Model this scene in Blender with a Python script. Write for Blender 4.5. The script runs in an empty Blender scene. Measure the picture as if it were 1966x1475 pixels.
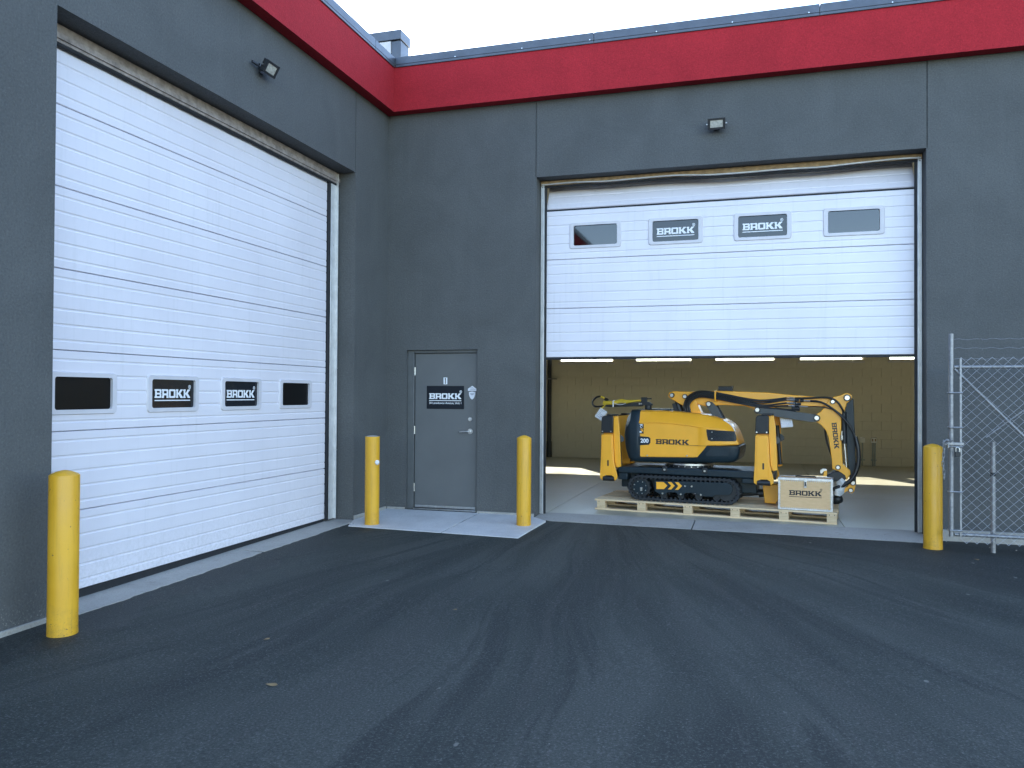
import bpy, bmesh, math, random
from mathutils import Vector, Matrix
random.seed(7)
rad = math.radians
scene = bpy.context.scene
COL = scene.collection

# ------------------------------------------------------------------ camera
cam_d = bpy.data.cameras.new("camera")
cam = bpy.data.objects.new("camera", cam_d)
COL.objects.link(cam)
cam_d.sensor_fit = 'HORIZONTAL'
cam_d.sensor_width = 36.0
cam_d.lens = 1536.26 / 1966.0 * 36.0
cam_d.clip_start = 0.05
cam_d.clip_end = 2000
YAW, PITCH, ROLL = rad(16.774), rad(0.747), rad(0.3206)
fwd = Vector((-math.sin(YAW) * math.cos(PITCH), math.cos(YAW) * math.cos(PITCH), math.sin(PITCH)))
r0 = Vector((math.cos(YAW), math.sin(YAW), 0))
u0 = r0.cross(fwd)
rt = r0 * math.cos(ROLL) + u0 * math.sin(ROLL)
up = -r0 * math.sin(ROLL) + u0 * math.cos(ROLL)
m = Matrix.Identity(4)
for i in range(3):
    m[i][0], m[i][1], m[i][2] = rt[i], up[i], -fwd[i]
m.translation = Vector((4.878, -10.146, 1.588))
cam.matrix_world = m
scene.camera = cam

# ------------------------------------------------------------------ sky and sun
SUN_EL, SUN_AZ = rad(36.7), rad(31.0)          # azimuth measured from +Y towards -X
world = bpy.data.worlds.new("World")
scene.world = world
world.use_nodes = True
wn = world.node_tree.nodes
sky = wn.new('ShaderNodeTexSky')
sky.sky_type = 'NISHITA'
sky.sun_disc = False
sky.sun_elevation = SUN_EL
sky.sun_rotation = -SUN_AZ
sky.altitude = 100
sky.air_density = 1.0
sky.dust_density = 0.4
sky.ozone_density = 1.0
world.node_tree.links.new(sky.outputs[0], wn['Background'].inputs[0])
wn['Background'].inputs[1].default_value = 0.15
sun_d = bpy.data.lights.new("sun", 'SUN')
sun_d.energy = 4.0
sun_d.angle = rad(0.53)
sun_d.color = (1.0, 0.93, 0.82)
sun = bpy.data.objects.new("sun", sun_d)
COL.objects.link(sun)
to_sun = Vector((-math.sin(SUN_AZ) * math.cos(SUN_EL), math.cos(SUN_AZ) * math.cos(SUN_EL), math.sin(SUN_EL)))
sun.rotation_euler = to_sun.to_track_quat('Z', 'Y').to_euler()
sun.location = (0, 0, 30)
vs = scene.view_settings
scene.display_settings.display_device = 'sRGB'
vs.view_transform = 'Standard'
vs.look = 'None'
vs.exposure = 2.42
vs.gamma = 1.0
vs.use_curve_mapping = False
scene.cycles.use_denoising = True
scene.cycles.max_bounces = 10
scene.cycles.diffuse_bounces = 6
scene.cycles.transparent_max_bounces = 12
scene.cycles.sample_clamp_indirect = 6.0
scene.cycles.caustics_reflective = False
scene.cycles.caustics_refractive = False

# ------------------------------------------------------------------ materials
MATS = {}


class NT:
    def __init__(self, name):
        self.m = bpy.data.materials.new(name)
        self.m.use_nodes = True
        self.t = self.m.node_tree
        self.b = self.t.nodes['Principled BSDF']
        self.out = self.t.nodes['Material Output']
        self.tc = None

    def n(self, kind, **kw):
        x = self.t.nodes.new(kind)
        for k, v in kw.items():
            setattr(x, k, v)
        return x

    def l(self, a, b):
        self.t.links.new(a, b)

    def coord(self, world=True):
        if world:
            g = self.n('ShaderNodeNewGeometry')
            return g.outputs['Position']
        return self.n('ShaderNodeTexCoord').outputs['Object']

    def noise(self, vec, scale, detail=4, rough=0.55, dist=0.0):
        x = self.n('ShaderNodeTexNoise')
        x.inputs['Scale'].default_value = scale
        x.inputs['Detail'].default_value = detail
        x.inputs['Roughness'].default_value = rough
        x.inputs['Distortion'].default_value = dist
        if vec is not None:
            self.l(vec, x.inputs['Vector'])
        return x.outputs['Fac']

    def ramp(self, fac, stops):
        x = self.n('ShaderNodeValToRGB')
        e = x.color_ramp.elements
        while len(e) < len(stops):
            e.new(0.5)
        for el, (p, c) in zip(e, stops):
            el.position = p
            el.color = (*c, 1) if not isinstance(c, (int, float)) else (c, c, c, 1)
        self.l(fac, x.inputs['Fac'])
        return x.outputs['Color']

    def mix(self, fac, a, b, mode='MIX'):
        x = self.n('ShaderNodeMix', data_type='RGBA', blend_type=mode)
        for s, v in ((x.inputs['Factor'], fac), (x.inputs['A'], a), (x.inputs['B'], b)):
            if hasattr(v, 'is_linked'):
                self.l(v, s)
            elif isinstance(v, (int, float)):
                s.default_value = v if s.type == 'VALUE' else (v, v, v, 1)
            else:
                s.default_value = (*v, 1)
        return x.outputs['Result']

    def math(self, op, a, b=None):
        x = self.n('ShaderNodeMath', operation=op)
        for s, v in ((x.inputs[0], a), (x.inputs[1], b)):
            if v is None:
                continue
            if hasattr(v, 'is_linked'):
                self.l(v, s)
            else:
                s.default_value = v
        return x.outputs[0]

    def mapping(self, vec, scale=(1, 1, 1), rot=(0, 0, 0), loc=(0, 0, 0)):
        x = self.n('ShaderNodeMapping')
        x.inputs['Scale'].default_value = scale
        x.inputs['Rotation'].default_value = rot
        x.inputs['Location'].default_value = loc
        self.l(vec, x.inputs['Vector'])
        return x.outputs[0]

    def bump(self, h, strength=0.3, dist=0.01):
        x = self.n('ShaderNodeBump')
        x.inputs['Strength'].default_value = strength
        x.inputs['Distance'].default_value = dist
        self.l(h, x.inputs['Height'])
        self.l(x.outputs[0], self.b.inputs['Normal'])

    def done(self, key, rough=0.5, metal=0.0, spec=0.5):
        if not self.b.inputs['Roughness'].is_linked:
            self.b.inputs['Roughness'].default_value = rough
        self.b.inputs['Metallic'].default_value = metal
        self.b.inputs['Specular IOR Level'].default_value = spec
        MATS[key] = self.m
        return self.m


def simple(key, col, rough=0.5, metal=0.0, spec=0.5, var=0.12, scale=6.0, bump=0.0, bscale=200.0, coat=0.0):
    t = NT(key)
    p = t.coord(False)
    f = t.noise(p, scale, 5)
    lo = tuple(c * (1 - var) for c in col)
    hi = tuple(min(1, c * (1 + var)) for c in col)
    t.l(t.ramp(f, [(0.3, lo), (0.7, hi)]), t.b.inputs['Base Color'])
    f2 = t.noise(p, scale * 3.1, 4)
    x = t.n('ShaderNodeMapRange')
    x.inputs['To Min'].default_value = max(0.02, rough - 0.08)
    x.inputs['To Max'].default_value = min(1, rough + 0.1)
    t.l(f2, x.inputs['Value'])
    t.l(x.outputs[0], t.b.inputs['Roughness'])
    if bump:
        t.bump(t.noise(p, bscale, 3), bump, 0.004)
    if coat:
        t.b.inputs['Coat Weight'].default_value = coat
        t.b.inputs['Coat Roughness'].default_value = 0.08
    return t.done(key, rough, metal, spec)


# stucco walls: coarse sprayed grain, faint trowel patches, splash dirt near the ground
def stucco(key, col, dirt=True):
    t = NT(key)
    p = t.coord()
    grain = t.noise(p, 58, 4, 0.75)
    grain2 = t.noise(p, 24, 3, 0.6)
    patch = t.noise(p, 1.3, 4, 0.6, 0.6)
    streak = t.noise(t.mapping(p, (3.0, 3.0, 0.25)), 2.2, 4, 0.6)
    c = t.mix(t.ramp(patch, [(0.32, 0.0), (0.72, 1.0)]), tuple(x * 0.90 for x in col), tuple(x * 1.11 for x in col))
    c = t.mix(t.ramp(streak, [(0.54, 0.0), (0.72, 0.25)]), c, tuple(x * 1.2 for x in col))
    c = t.mix(t.ramp(streak, [(0.28, 0.25), (0.42, 0.0)]), c, tuple(x * 0.8 for x in col))
    c = t.mix(t.ramp(grain, [(0.35, 0.45), (0.5, 0.0)]), c, tuple(x * 0.55 for x in col))
    c = t.mix(t.ramp(grain, [(0.55, 0.0), (0.72, 0.5)]), c, tuple(min(1, x * 1.7) for x in col))
    if dirt:
        sep = t.n('ShaderNodeSeparateXYZ')
        t.l(p, sep.inputs[0])
        h = t.math('ADD', sep.outputs['Z'], t.math('MULTIPLY', t.noise(p, 9, 5), 0.45))
        k = t.ramp(h, [(0.20, 0.75), (0.42, 0.0)])
        spl = t.ramp(t.noise(p, 60, 4, 0.7), [(0.56, 0.0), (0.66, 1.0)])
        c = t.mix(t.math('MULTIPLY', k, spl), c, (0.32, 0.30, 0.27))
    t.l(c, t.b.inputs['Base Color'])
    t.bump(t.math('ADD', grain, t.math('MULTIPLY', grain2, 1.2)), 0.55, 0.006)
    return t.done(key, 0.9, 0, 0.25)


stucco('stucco_grey', (0.102, 0.104, 0.101))
stucco('stucco_red', (0.37, 0.020, 0.028), False)

# asphalt: aggregate, wheel sweeps fanning out of the open bay, damp band along the sill, pale flecks
t = NT('asphalt')
p = t.coord()
agg = t.noise(p, 75, 4, 0.8)
mid = t.noise(p, 26, 5, 0.65)
big = t.noise(p, 0.5, 5, 0.6, 0.8)
sep = t.n('ShaderNodeSeparateXYZ')
t.l(p, sep.inputs[0])
dx = t.math('SUBTRACT', sep.outputs['X'], 2.65)
dy = t.math('SUBTRACT', 1.8, sep.outputs['Y'])
th = t.math('ARCTAN2', dx, dy)
rr = t.math('SQRT', t.math('ADD', t.math('MULTIPLY', dx, dx), t.math('MULTIPLY', dy, dy)))
thb = t.math('ADD', th, t.math('MULTIPLY', t.math('SUBTRACT', t.noise(p, 0.30, 1), 0.5), 0.12))


def fan(k, kr, seed, detail, rough):
    cv = t.n('ShaderNodeCombineXYZ')
    t.l(t.math('MULTIPLY', thb, k), cv.inputs[0])
    t.l(t.math('MULTIPLY', rr, kr), cv.inputs[1])
    cv.inputs[2].default_value = seed
    return t.noise(cv.outputs[0], 1.0, detail, rough, 0.0)


c = t.mix(t.ramp(big, [(0.3, 0.0), (0.7, 1.0)]), (0.053, 0.061, 0.050), (0.077, 0.086, 0.069))
s1, s2, s3 = fan(11, 0.30, 1.7, 3, 0.5), fan(24, 0.22, 5.2, 4, 0.55), fan(150, 0.9, 9.1, 5, 0.7)
c = t.mix(t.ramp(s1, [(0.47, 0.0), (0.57, 0.9)]), c, (0.122, 0.128, 0.106))
c = t.mix(t.ramp(s1, [(0.36, 0.75), (0.44, 0.0)]), c, (0.028, 0.033, 0.029))
c = t.mix(t.ramp(s2, [(0.37, 0.8), (0.42, 0.0)]), c, (0.026, 0.030, 0.027))
c = t.mix(t.ramp(s2, [(0.55, 0.0), (0.62, 0.6)]), c, (0.100, 0.099, 0.084))
c = t.mix(t.ramp(s3, [(0.53, 0.0), (0.66, 0.55)]), c, (0.115, 0.112, 0.098))
c = t.mix(t.ramp(s3, [(0.30, 0.5), (0.44, 0.0)]), c, (0.026, 0.030, 0.028))
# damp oily band beside the left sill, newer dark patch by the gate, dark strip before the landing
wob = t.math('MULTIPLY', t.math('SUBTRACT', t.noise(p, 2.4, 5, 0.6), 0.5), 0.9)
band = t.ramp(t.math('ADD', sep.outputs['X'], wob), [(0.45, 0.85), (0.53, 0.0)])
c = t.mix(band, c, (0.017, 0.021, 0.019))
bandb = t.ramp(t.math('MULTIPLY', t.math('ADD', sep.outputs['Y'], wob), -1.0), [(1.9, 0.65), (2.4, 0.0)])
c = t.mix(bandb, c, (0.022, 0.026, 0.024))
bx_ = t.math('ADD', t.math('ADD', t.math('MULTIPLY', sep.outputs['X'], 1.107), sep.outputs['Y']), t.math('MULTIPLY', wob, 0.8))
patch = t.ramp(t.math('MULTIPLY', bx_, 0.1), [(0.50, 0.0), (0.53, 0.7)])
c = t.mix(patch, c, (0.026, 0.028, 0.026))
# aggregate grain, grit and pale flecks
c = t.mix(t.ramp(agg, [(0.34, 0.8), (0.50, 0.0)]), c, (0.014, 0.016, 0.015))
c = t.mix(t.ramp(agg, [(0.55, 0.0), (0.68, 0.8)]), c, (0.15, 0.155, 0.14))
for vsc, th0, amt in ((4.5, 0.74, 0.5), (15.0, 0.80, 0.5)):
    vor = t.n('ShaderNodeTexVoronoi')
    vor.inputs['Scale'].default_value = vsc
    t.l(t.mapping(p, (1.0, 0.6, 1), (0, 0, 0.4)), vor.inputs['Vector'])
    fl = t.math('MULTIPLY', t.ramp(t.math('ADD', vor.outputs['Distance'], t.math('MULTIPLY', mid, 0.16)), [(0.125, 1.0), (0.15, 0.0)]),
                t.ramp(vor.outputs['Color'], [(th0, 0.0), (th0 + 0.04, 1.0)]))
    c = t.mix(t.math('MULTIPLY', fl, amt), c, (0.27, 0.26, 0.22))
t.l(c, t.b.inputs['Base Color'])
t.l(t.ramp(band, [(0.0, 0.78), (1.0, 0.6)]), t.b.inputs['Roughness'])
t.bump(t.math('ADD', agg, t.math('MULTIPLY', mid, 0.7)), 0.5, 0.008)
t.done('asphalt', 0.75, 0, 0.3)


def concrete(key, col, rough=0.75, stain=0.4, spec=0.4):
    t = NT(key)
    p = t.coord()
    big = t.noise(p, 1.4, 6, 0.65, 0.7)
    fine = t.noise(p, 70, 4, 0.65)
    sm = t.noise(p, 9, 6, 0.7)
    c = t.mix(t.ramp(big, [(0.3, 0.0), (0.7, 1.0)]), tuple(x * 0.82 for x in col), tuple(x * 1.12 for x in col))
    c = t.mix(t.ramp(sm, [(0.58, 0.0), (0.74, stain)]), c, tuple(x * 0.45 for x in col))
    c = t.mix(t.ramp(fine, [(0.36, 0.5), (0.5, 0.0)]), c, tuple(x * 0.62 for x in col))
    t.l(c, t.b.inputs['Base Color'])
    t.l(t.ramp(big, [(0.35, max(0.05, rough - 0.14)), (0.65, rough)]), t.b.inputs['Roughness'])
    t.bump(t.math('ADD', fine, sm), 0.25, 0.004)
    return t.done(key, rough, 0, spec)


concrete('concrete_pad', (0.62, 0.60, 0.57))
concrete('concrete_sill', (0.38, 0.36, 0.32), 0.85, 0.6)
concrete('concrete_floor', (0.38, 0.37, 0.29), 0.42, 0.04, 0.45)
simple('block_paint', (0.69, 0.645, 0.51), 0.75, var=0.06, scale=2, bump=0.35, bscale=45)
simple('ceiling_white', (0.80, 0.79, 0.74), 0.9, var=0.05)
simple('roof_dark', (0.06, 0.06, 0.06), 0.9)

# ribbed steel door paint with drip dirt
t = NT('door_white')
p = t.coord()
drip = t.noise(t.mapping(p, (9, 9, 0.5)), 2.0, 5, 0.65)
pat = t.noise(p, 1.1, 4)
sm = t.noise(p, 34, 4, 0.7)
c = t.mix(t.ramp(pat, [(0.3, 0.0), (0.7, 1.0)]), (0.72, 0.685, 0.715), (0.79, 0.755, 0.785))
c = t.mix(t.ramp(drip, [(0.55, 0.0), (0.8, 0.30)]), c, (0.52, 0.51, 0.50))
sep = t.n('ShaderNodeSeparateXYZ')
t.l(p, sep.inputs[0])
low = t.ramp(t.math('ADD', sep.outputs['Z'], t.math('MULTIPLY', sm, 0.5)), [(0.25, 0.5), (0.75, 0.0)])
c = t.mix(t.math('MULTIPLY', low, t.ramp(sm, [(0.45, 0.0), (0.65, 0.8)])), c, (0.42, 0.40, 0.37))
t.l(c, t.b.inputs['Base Color'])
t.bump(t.noise(p, 240, 2), 0.06, 0.002)
t.done('door_white', 0.42, 0, 0.5)

simple('window_frame_white', (0.62, 0.59, 0.60), 0.45, var=0.05)
simple('trim_white', (0.66, 0.65, 0.63), 0.4, 0.35, var=0.12, scale=9)
simple('rubber', (0.015, 0.016, 0.018), 0.7, var=0.25)
simple('sign_black', (0.010, 0.013, 0.018), 0.5, spec=0.2, var=0.1)
simple('sign_glossy', (0.010, 0.013, 0.018), 0.12, spec=0.55, var=0.1)
simple('print_white', (0.80, 0.80, 0.80), 0.5, var=0.02)
simple('print_grey', (0.36, 0.38, 0.42), 0.5, var=0.1, scale=60)
simple('print_black', (0.012, 0.012, 0.013), 0.45, var=0.1)
simple('door_grey', (0.118, 0.122, 0.120), 0.42, var=0.07, scale=2.2, bump=0.03, bscale=300)
simple('frame_grey', (0.098, 0.102, 0.100), 0.45, var=0.1)
simple('steel', (0.56, 0.56, 0.55), 0.30, 1.0, var=0.15, scale=20)
simple('galvanised', (0.28, 0.28, 0.285), 0.5, 0.6, var=0.22, scale=30)
simple('mesh_wire', (0.42, 0.42, 0.43), 0.5, 0.2, var=0.2, scale=30)
simple('coping_metal', (0.085, 0.095, 0.115), 0.36, 0.35, var=0.15)
simple('coping_panel', (0.55, 0.53, 0.53), 0.6)
simple('tan_wood', (0.42, 0.29, 0.16), 0.8, var=0.3, scale=14)
simple('painted_wood', (0.33, 0.285, 0.26), 0.8, var=0.35, scale=14)
simple('light_black', (0.020, 0.021, 0.024), 0.4, 0.2)
simple('light_lens', (0.42, 0.40, 0.34), 0.25, var=0.25, scale=40)
simple('robot_yellow', (0.93, 0.42, 0.030), 0.34, var=0.05, scale=4, bump=0.02, bscale=300, coat=0.25)
simple('robot_dark', (0.009, 0.020, 0.027), 0.38, spec=0.35, var=0.15, scale=4, bump=0.03, bscale=250)
simple('robot_black', (0.010, 0.012, 0.014), 0.45, var=0.2)
simple('track_rubber', (0.016, 0.018, 0.020), 0.7, var=0.3, scale=12)
simple('link_grey', (0.060, 0.068, 0.070), 0.42, var=0.15)
simple('hose_black', (0.010, 0.011, 0.013), 0.35, var=0.2)
simple('hose_yellow', (0.66, 0.47, 0.04), 0.45, var=0.15)
simple('tag_paper', (0.72, 0.72, 0.74), 0.7, var=0.08)
simple('wrap', (0.62, 0.62, 0.60), 0.25, var=0.3, scale=14)
simple('case_metal', (0.62, 0.62, 0.63), 0.33, 0.8, var=0.18, scale=25)
simple('leaf_brown', (0.22, 0.15, 0.07), 0.8, var=0.3)
simple('grey_box', (0.80, 0.79, 0.74), 0.5)
simple('conduit', (0.36, 0.40, 0.38), 0.45, 0.4)
simple('pipe_dark', (0.03, 0.035, 0.04), 0.5)

# bollard paint: yellow coat, scuffed and rusty near the foot
t = NT('bollard_yellow')
p = t.coord()
n1 = t.noise(p, 3, 5)
c = t.mix(t.ramp(n1, [(0.35, 0.0), (0.65, 1.0)]), (0.66, 0.335, 0.016), (0.73, 0.385, 0.021))
sep = t.n('ShaderNodeSeparateXYZ')
t.l(p, sep.inputs[0])
foot = t.ramp(t.math('ADD', sep.outputs['Z'], t.math('MULTIPLY', t.noise(p, 12, 4), 0.25)), [(0.10, 0.9), (0.26, 0.0)])
chip = t.ramp(t.noise(p, 75, 4, 0.7), [(0.60, 0.0), (0.66, 1.0)])
c = t.mix(t.math('MULTIPLY', foot, chip), c, (0.14, 0.085, 0.03))
grime = t.ramp(t.noise(p, 14, 5, 0.7), [(0.4, 0.0), (0.7, 0.55)])
c = t.mix(t.math('MULTIPLY', foot, grime), c, (0.30, 0.19, 0.05))
run = t.ramp(t.noise(t.mapping(p, (16, 16, 1.3)), 1.6, 5, 0.65), [(0.50, 0.0), (0.72, 0.5)])
c = t.mix(run, c, (0.42, 0.24, 0.025))
t.l(t.ramp(n1, [(0.3, 0.34), (0.7, 0.58)]), t.b.inputs['Roughness'])
chip2 = t.ramp(t.noise(p, 30, 4, 0.65), [(0.685, 0.0), (0.70, 0.9)])
c = t.mix(chip2, c, (0.10, 0.07, 0.04))
t.l(c, t.b.inputs['Base Color'])
t.bump(t.noise(p, 130, 3), 0.25, 0.003)
t.done('bollard_yellow', 0.42, 0, 0.5)


def wood(key, a, b, sc=(1, 14, 14), knots=True):
    t = NT(key)
    p = t.coord(False)
    oi = t.n('ShaderNodeObjectInfo')
    add = t.n('ShaderNodeVectorMath', operation='ADD')
    t.l(p, add.inputs[0])
    mul = t.n('ShaderNodeVectorMath', operation='SCALE')
    cb = t.n('ShaderNodeCombineXYZ')
    t.l(oi.outputs['Random'], cb.inputs[0])
    t.l(oi.outputs['Random'], cb.inputs[1])
    t.l(oi.outputs['Random'], cb.inputs[2])
    t.l(cb.outputs[0], mul.inputs[0])
    mul.inputs['Scale'].default_value = 37
    t.l(mul.outputs[0], add.inputs[1])
    q = add.outputs[0]
    g = t.noise(t.mapping(q, sc), 5, 5, 0.6, 0.6)
    c = t.mix(t.ramp(g, [(0.32, 0.0), (0.68, 1.0)]), a, b)
    tone = t.ramp(oi.outputs['Random'], [(0.0, 0.82), (1.0, 1.1)])
    c = t.mix(1.0, c, tone, 'MULTIPLY')
    if knots:
        k = t.n('ShaderNodeTexVoronoi')
        k.inputs['Scale'].default_value = 5
        t.l(t.mapping(q, (0.7, 2, 2)), k.inputs['Vector'])
        c = t.mix(t.ramp(k.outputs['Distance'], [(0.06, 0.8), (0.10, 0.0)]), c, tuple(x * 0.35 for x in a))
    t.l(c, t.b.inputs['Base Color'])
    t.bump(g, 0.15, 0.003)
    return t.done(key, 0.75, 0, 0.3)


wood('pallet_wood', (0.58, 0.41, 0.23), (0.78, 0.60, 0.38))
wood('plywood', (0.72, 0.47, 0.24), (0.80, 0.54, 0.29), (3, 3, 9), False)


def glass(key, tint, f0, rough=0.03):
    t = NT(key)
    t.t.nodes.remove(t.b)
    tr = t.n('ShaderNodeBsdfTransparent')
    tr.inputs[0].default_value = (*tint, 1)
    gl = t.n('ShaderNodeBsdfGlossy')
    gl.inputs['Roughness'].default_value = rough
    lw = t.n('ShaderNodeLayerWeight')
    lw.inputs['Blend'].default_value = 0.5
    fac = t.math('ADD', f0, t.math('MULTIPLY', t.math('POWER', lw.outputs['Facing'], 5.0), 1.0 - f0))
    mx = t.n('ShaderNodeMixShader')
    t.l(fac, mx.inputs[0])
    t.l(tr.outputs[0], mx.inputs[1])
    t.l(gl.outputs[0], mx.inputs[2])
    t.l(mx.outputs[0], t.out.inputs[0])
    MATS[key] = t.m


glass('glass_clear', (0.95, 0.96, 0.95), 0.06)
glass('glass_dark', (0.10, 0.12, 0.11), 0.085)
glass('glass_tinted', (0.05, 0.065, 0.055), 0.04, 0.35)


# ------------------------------------------------------------------ mesh helpers
def empty(name, loc=(0, 0, 0), rz=0.0):
    o = bpy.data.objects.new(name, None)
    o.empty_display_size = 0.1
    COL.objects.link(o)
    o.location = loc
    o.rotation_euler = (0, 0, rz)
    return o


def tag(o, label=None, cat=None, group=None, kind=None):
    if label:
        o['label'] = label
    if cat:
        o['category'] = cat
    if group:
        o['group'] = group
    if kind:
        o['kind'] = kind
    return o


class MB:
    def __init__(self):
        self.v, self.f = [], []

    def add(self, vs, fs):
        k = len(self.v)
        self.v += [tuple(x) for x in vs]
        self.f += [tuple(i + k for i in f) for f in fs]
        return self

    def box(self, x0, y0, z0, x1, y1, z1):
        x0, x1 = min(x0, x1), max(x0, x1)
        y0, y1 = min(y0, y1), max(y0, y1)
        z0, z1 = min(z0, z1), max(z0, z1)
        return self.add([(x0, y0, z0), (x1, y0, z0), (x1, y1, z0), (x0, y1, z0), (x0, y0, z1), (x1, y0, z1), (x1, y1, z1), (x0, y1, z1)],
                        [(3, 2, 1, 0), (4, 5, 6, 7), (0, 1, 5, 4), (1, 2, 6, 5), (2, 3, 7, 6), (3, 0, 4, 7)])

    def obox(self, c, ax, ay, az):
        c, ax, ay, az = map(Vector, (c, ax, ay, az))
        vs = [c + sx * ax + sy * ay + sz * az for sz in (-1, 1) for sx, sy in ((-1, -1), (1, -1), (1, 1), (-1, 1))]
        return self.add(vs, [(3, 2, 1, 0), (4, 5, 6, 7), (0, 1, 5, 4), (1, 2, 6, 5), (2, 3, 7, 6), (3, 0, 4, 7)])

    def prism(self, poly, a, b, axis='y'):
        """poly: 2D points; extruded along axis from a to b. 'y' -> (p0, t, p1), 'z' -> (p0, p1, t), 'x' -> (t, p0, p1)"""
        n = len(poly)
        ar = sum(poly[i][0] * poly[(i + 1) % n][1] - poly[(i + 1) % n][0] * poly[i][1] for i in range(n))
        if ar < 0:
            poly = poly[::-1]
        mk = {'y': lambda p, t: (p[0], t, p[1]), 'z': lambda p, t: (p[0], p[1], t), 'x': lambda p, t: (t, p[0], p[1])}[axis]
        a, b = min(a, b), max(a, b)
        vs = [mk(p, a) for p in poly] + [mk(p, b) for p in poly]
        if axis == 'y':
            fs = [tuple(range(n)), tuple(range(2 * n - 1, n - 1, -1))] + [(i, n + i, n + (i + 1) % n, (i + 1) % n) for i in range(n)]
        else:
            fs = [tuple(range(n - 1, -1, -1)), tuple(range(n, 2 * n))] + [(i, (i + 1) % n, n + (i + 1) % n, n + i) for i in range(n)]
        return self.add(vs, fs)

    def tube(self, pts, r, n=8, caps=True, radii=None):
        pts = [Vector(p) for p in pts]
        k = len(self.v)
        prev = None
        for i, p in enumerate(pts):
            d = (pts[min(i + 1, len(pts) - 1)] - pts[max(i - 1, 0)]).normalized()
            if prev is None:
                h = Vector((0, 0, 1)) if abs(d.z) < 0.9 else Vector((1, 0, 0))
                a = d.cross(h).normalized()
            else:
                a = (prev - d * prev.dot(d)).normalized()
            prev = a
            b = d.cross(a)
            rr = radii[i] if radii else r
            for j in range(n):
                t_ = 2 * math.pi * j / n
                self.v.append(tuple(p + rr * (math.cos(t_) * a + math.sin(t_) * b)))
        for i in range(len(pts) - 1):
            for j in range(n):
                self.f.append((k + i * n + j, k + i * n + (j + 1) % n, k + (i + 1) * n + (j + 1) % n, k + (i + 1) * n + j))
        if caps:
            self.f.append(tuple(k + j for j in range(n - 1, -1, -1)))
            e = k + (len(pts) - 1) * n
            self.f.append(tuple(e + j for j in range(n)))
        return self

    def cyl(self, p0, p1, r, n=20, r2=None):
        return self.tube([p0, p1], r, n, True, [r, r if r2 is None else r2])

    def lathe(self, prof, c=(0, 0, 0), n=32):
        """prof: (radius, z) from the bottom up"""
        k = len(self.v)
        for r, z in prof:
            for j in range(n):
                a = 2 * math.pi * j / n
                self.v.append((c[0] + r * math.cos(a), c[1] + r * math.sin(a), c[2] + z))
        for i in range(len(prof) - 1):
            for j in range(n):
                self.f.append((k + i * n + j, k + i * n + (j + 1) % n, k + (i + 1) * n + (j + 1) % n, k + (i + 1) * n + j))
        self.f.append(tuple(k + j for j in range(n - 1, -1, -1)))
        e = k + (len(prof) - 1) * n
        self.f.append(tuple(e + j for j in range(n)))
        return self

    def build(self, name, mat, parent=None, smooth=None, bevel=0.0, seg=2):
        me = bpy.data.meshes.new(name)
        me.from_pydata(self.v, [], self.f)
        me.update()
        me.materials.append(MATS[mat])
        if smooth is not None:
            for p_ in me.polygons:
                p_.use_smooth = True
            me.set_sharp_from_angle(angle=rad(smooth))
        o = bpy.data.objects.new(name, me)
        COL.objects.link(o)
        o.parent = parent
        if bevel:
            b = o.modifiers.new('bevel', 'BEVEL')
            b.width = bevel
            b.segments = seg
            b.limit_method = 'ANGLE'
            b.angle_limit = rad(40)
            b.use_clamp_overlap = True
            for p_ in me.polygons:
                p_.use_smooth = True
            me.set_sharp_from_angle(angle=rad(50))
        return o


def inst(src, name, parent, loc=(0, 0, 0), rot=(0, 0, 0), scale=(1, 1, 1)):
    """one more object sharing the mesh of src"""
    o = bpy.data.objects.new(name, src.data)
    COL.objects.link(o)
    o.parent = parent
    o.location = loc
    o.rotation_euler = rot
    o.scale = scale
    return o


def relief(us, zs, depth, thick, mp):
    """wall sheet on a grid; depth(u, z) gives how far a cell is set back, None = opening. mp(u, d, z) -> xyz"""
    b = MB()
    nu, nz = len(us) - 1, len(zs) - 1
    D = [[depth((us[i] + us[i + 1]) / 2, (zs[j] + zs[j + 1]) / 2) for j in range(nz)] for i in range(nu)]

    def g(i, j):
        return D[i][j] if 0 <= i < nu and 0 <= j < nz else None
    for i in range(nu):
        for j in range(nz):
            d = D[i][j]
            if d is None:
                continue
            u_0, u_1, z0, z1 = us[i], us[i + 1], zs[j], zs[j + 1]
            b.add([mp(u_0, d, z0), mp(u_1, d, z0), mp(u_1, d, z1), mp(u_0, d, z1)], [(0, 1, 2, 3)])
            b.add([mp(u_0, thick, z0), mp(u_1, thick, z0), mp(u_1, thick, z1), mp(u_0, thick, z1)], [(3, 2, 1, 0)])
            for (e, (ua, za), (ub, zb)) in ((g(i - 1, j), (u_0, z1), (u_0, z0)), (g(i + 1, j), (u_1, z0), (u_1, z1)),
                                           (g(i, j - 1), (u_0, z0), (u_1, z0)), (g(i, j + 1), (u_1, z1), (u_0, z1))):
                o_ = thick if e is None else e
                if o_ > d:
                    b.add([mp(ua, d, za), mp(ua, o_, za), mp(ub, o_, zb), mp(ub, d, zb)], [(0, 1, 2, 3)])
    return b


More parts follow.
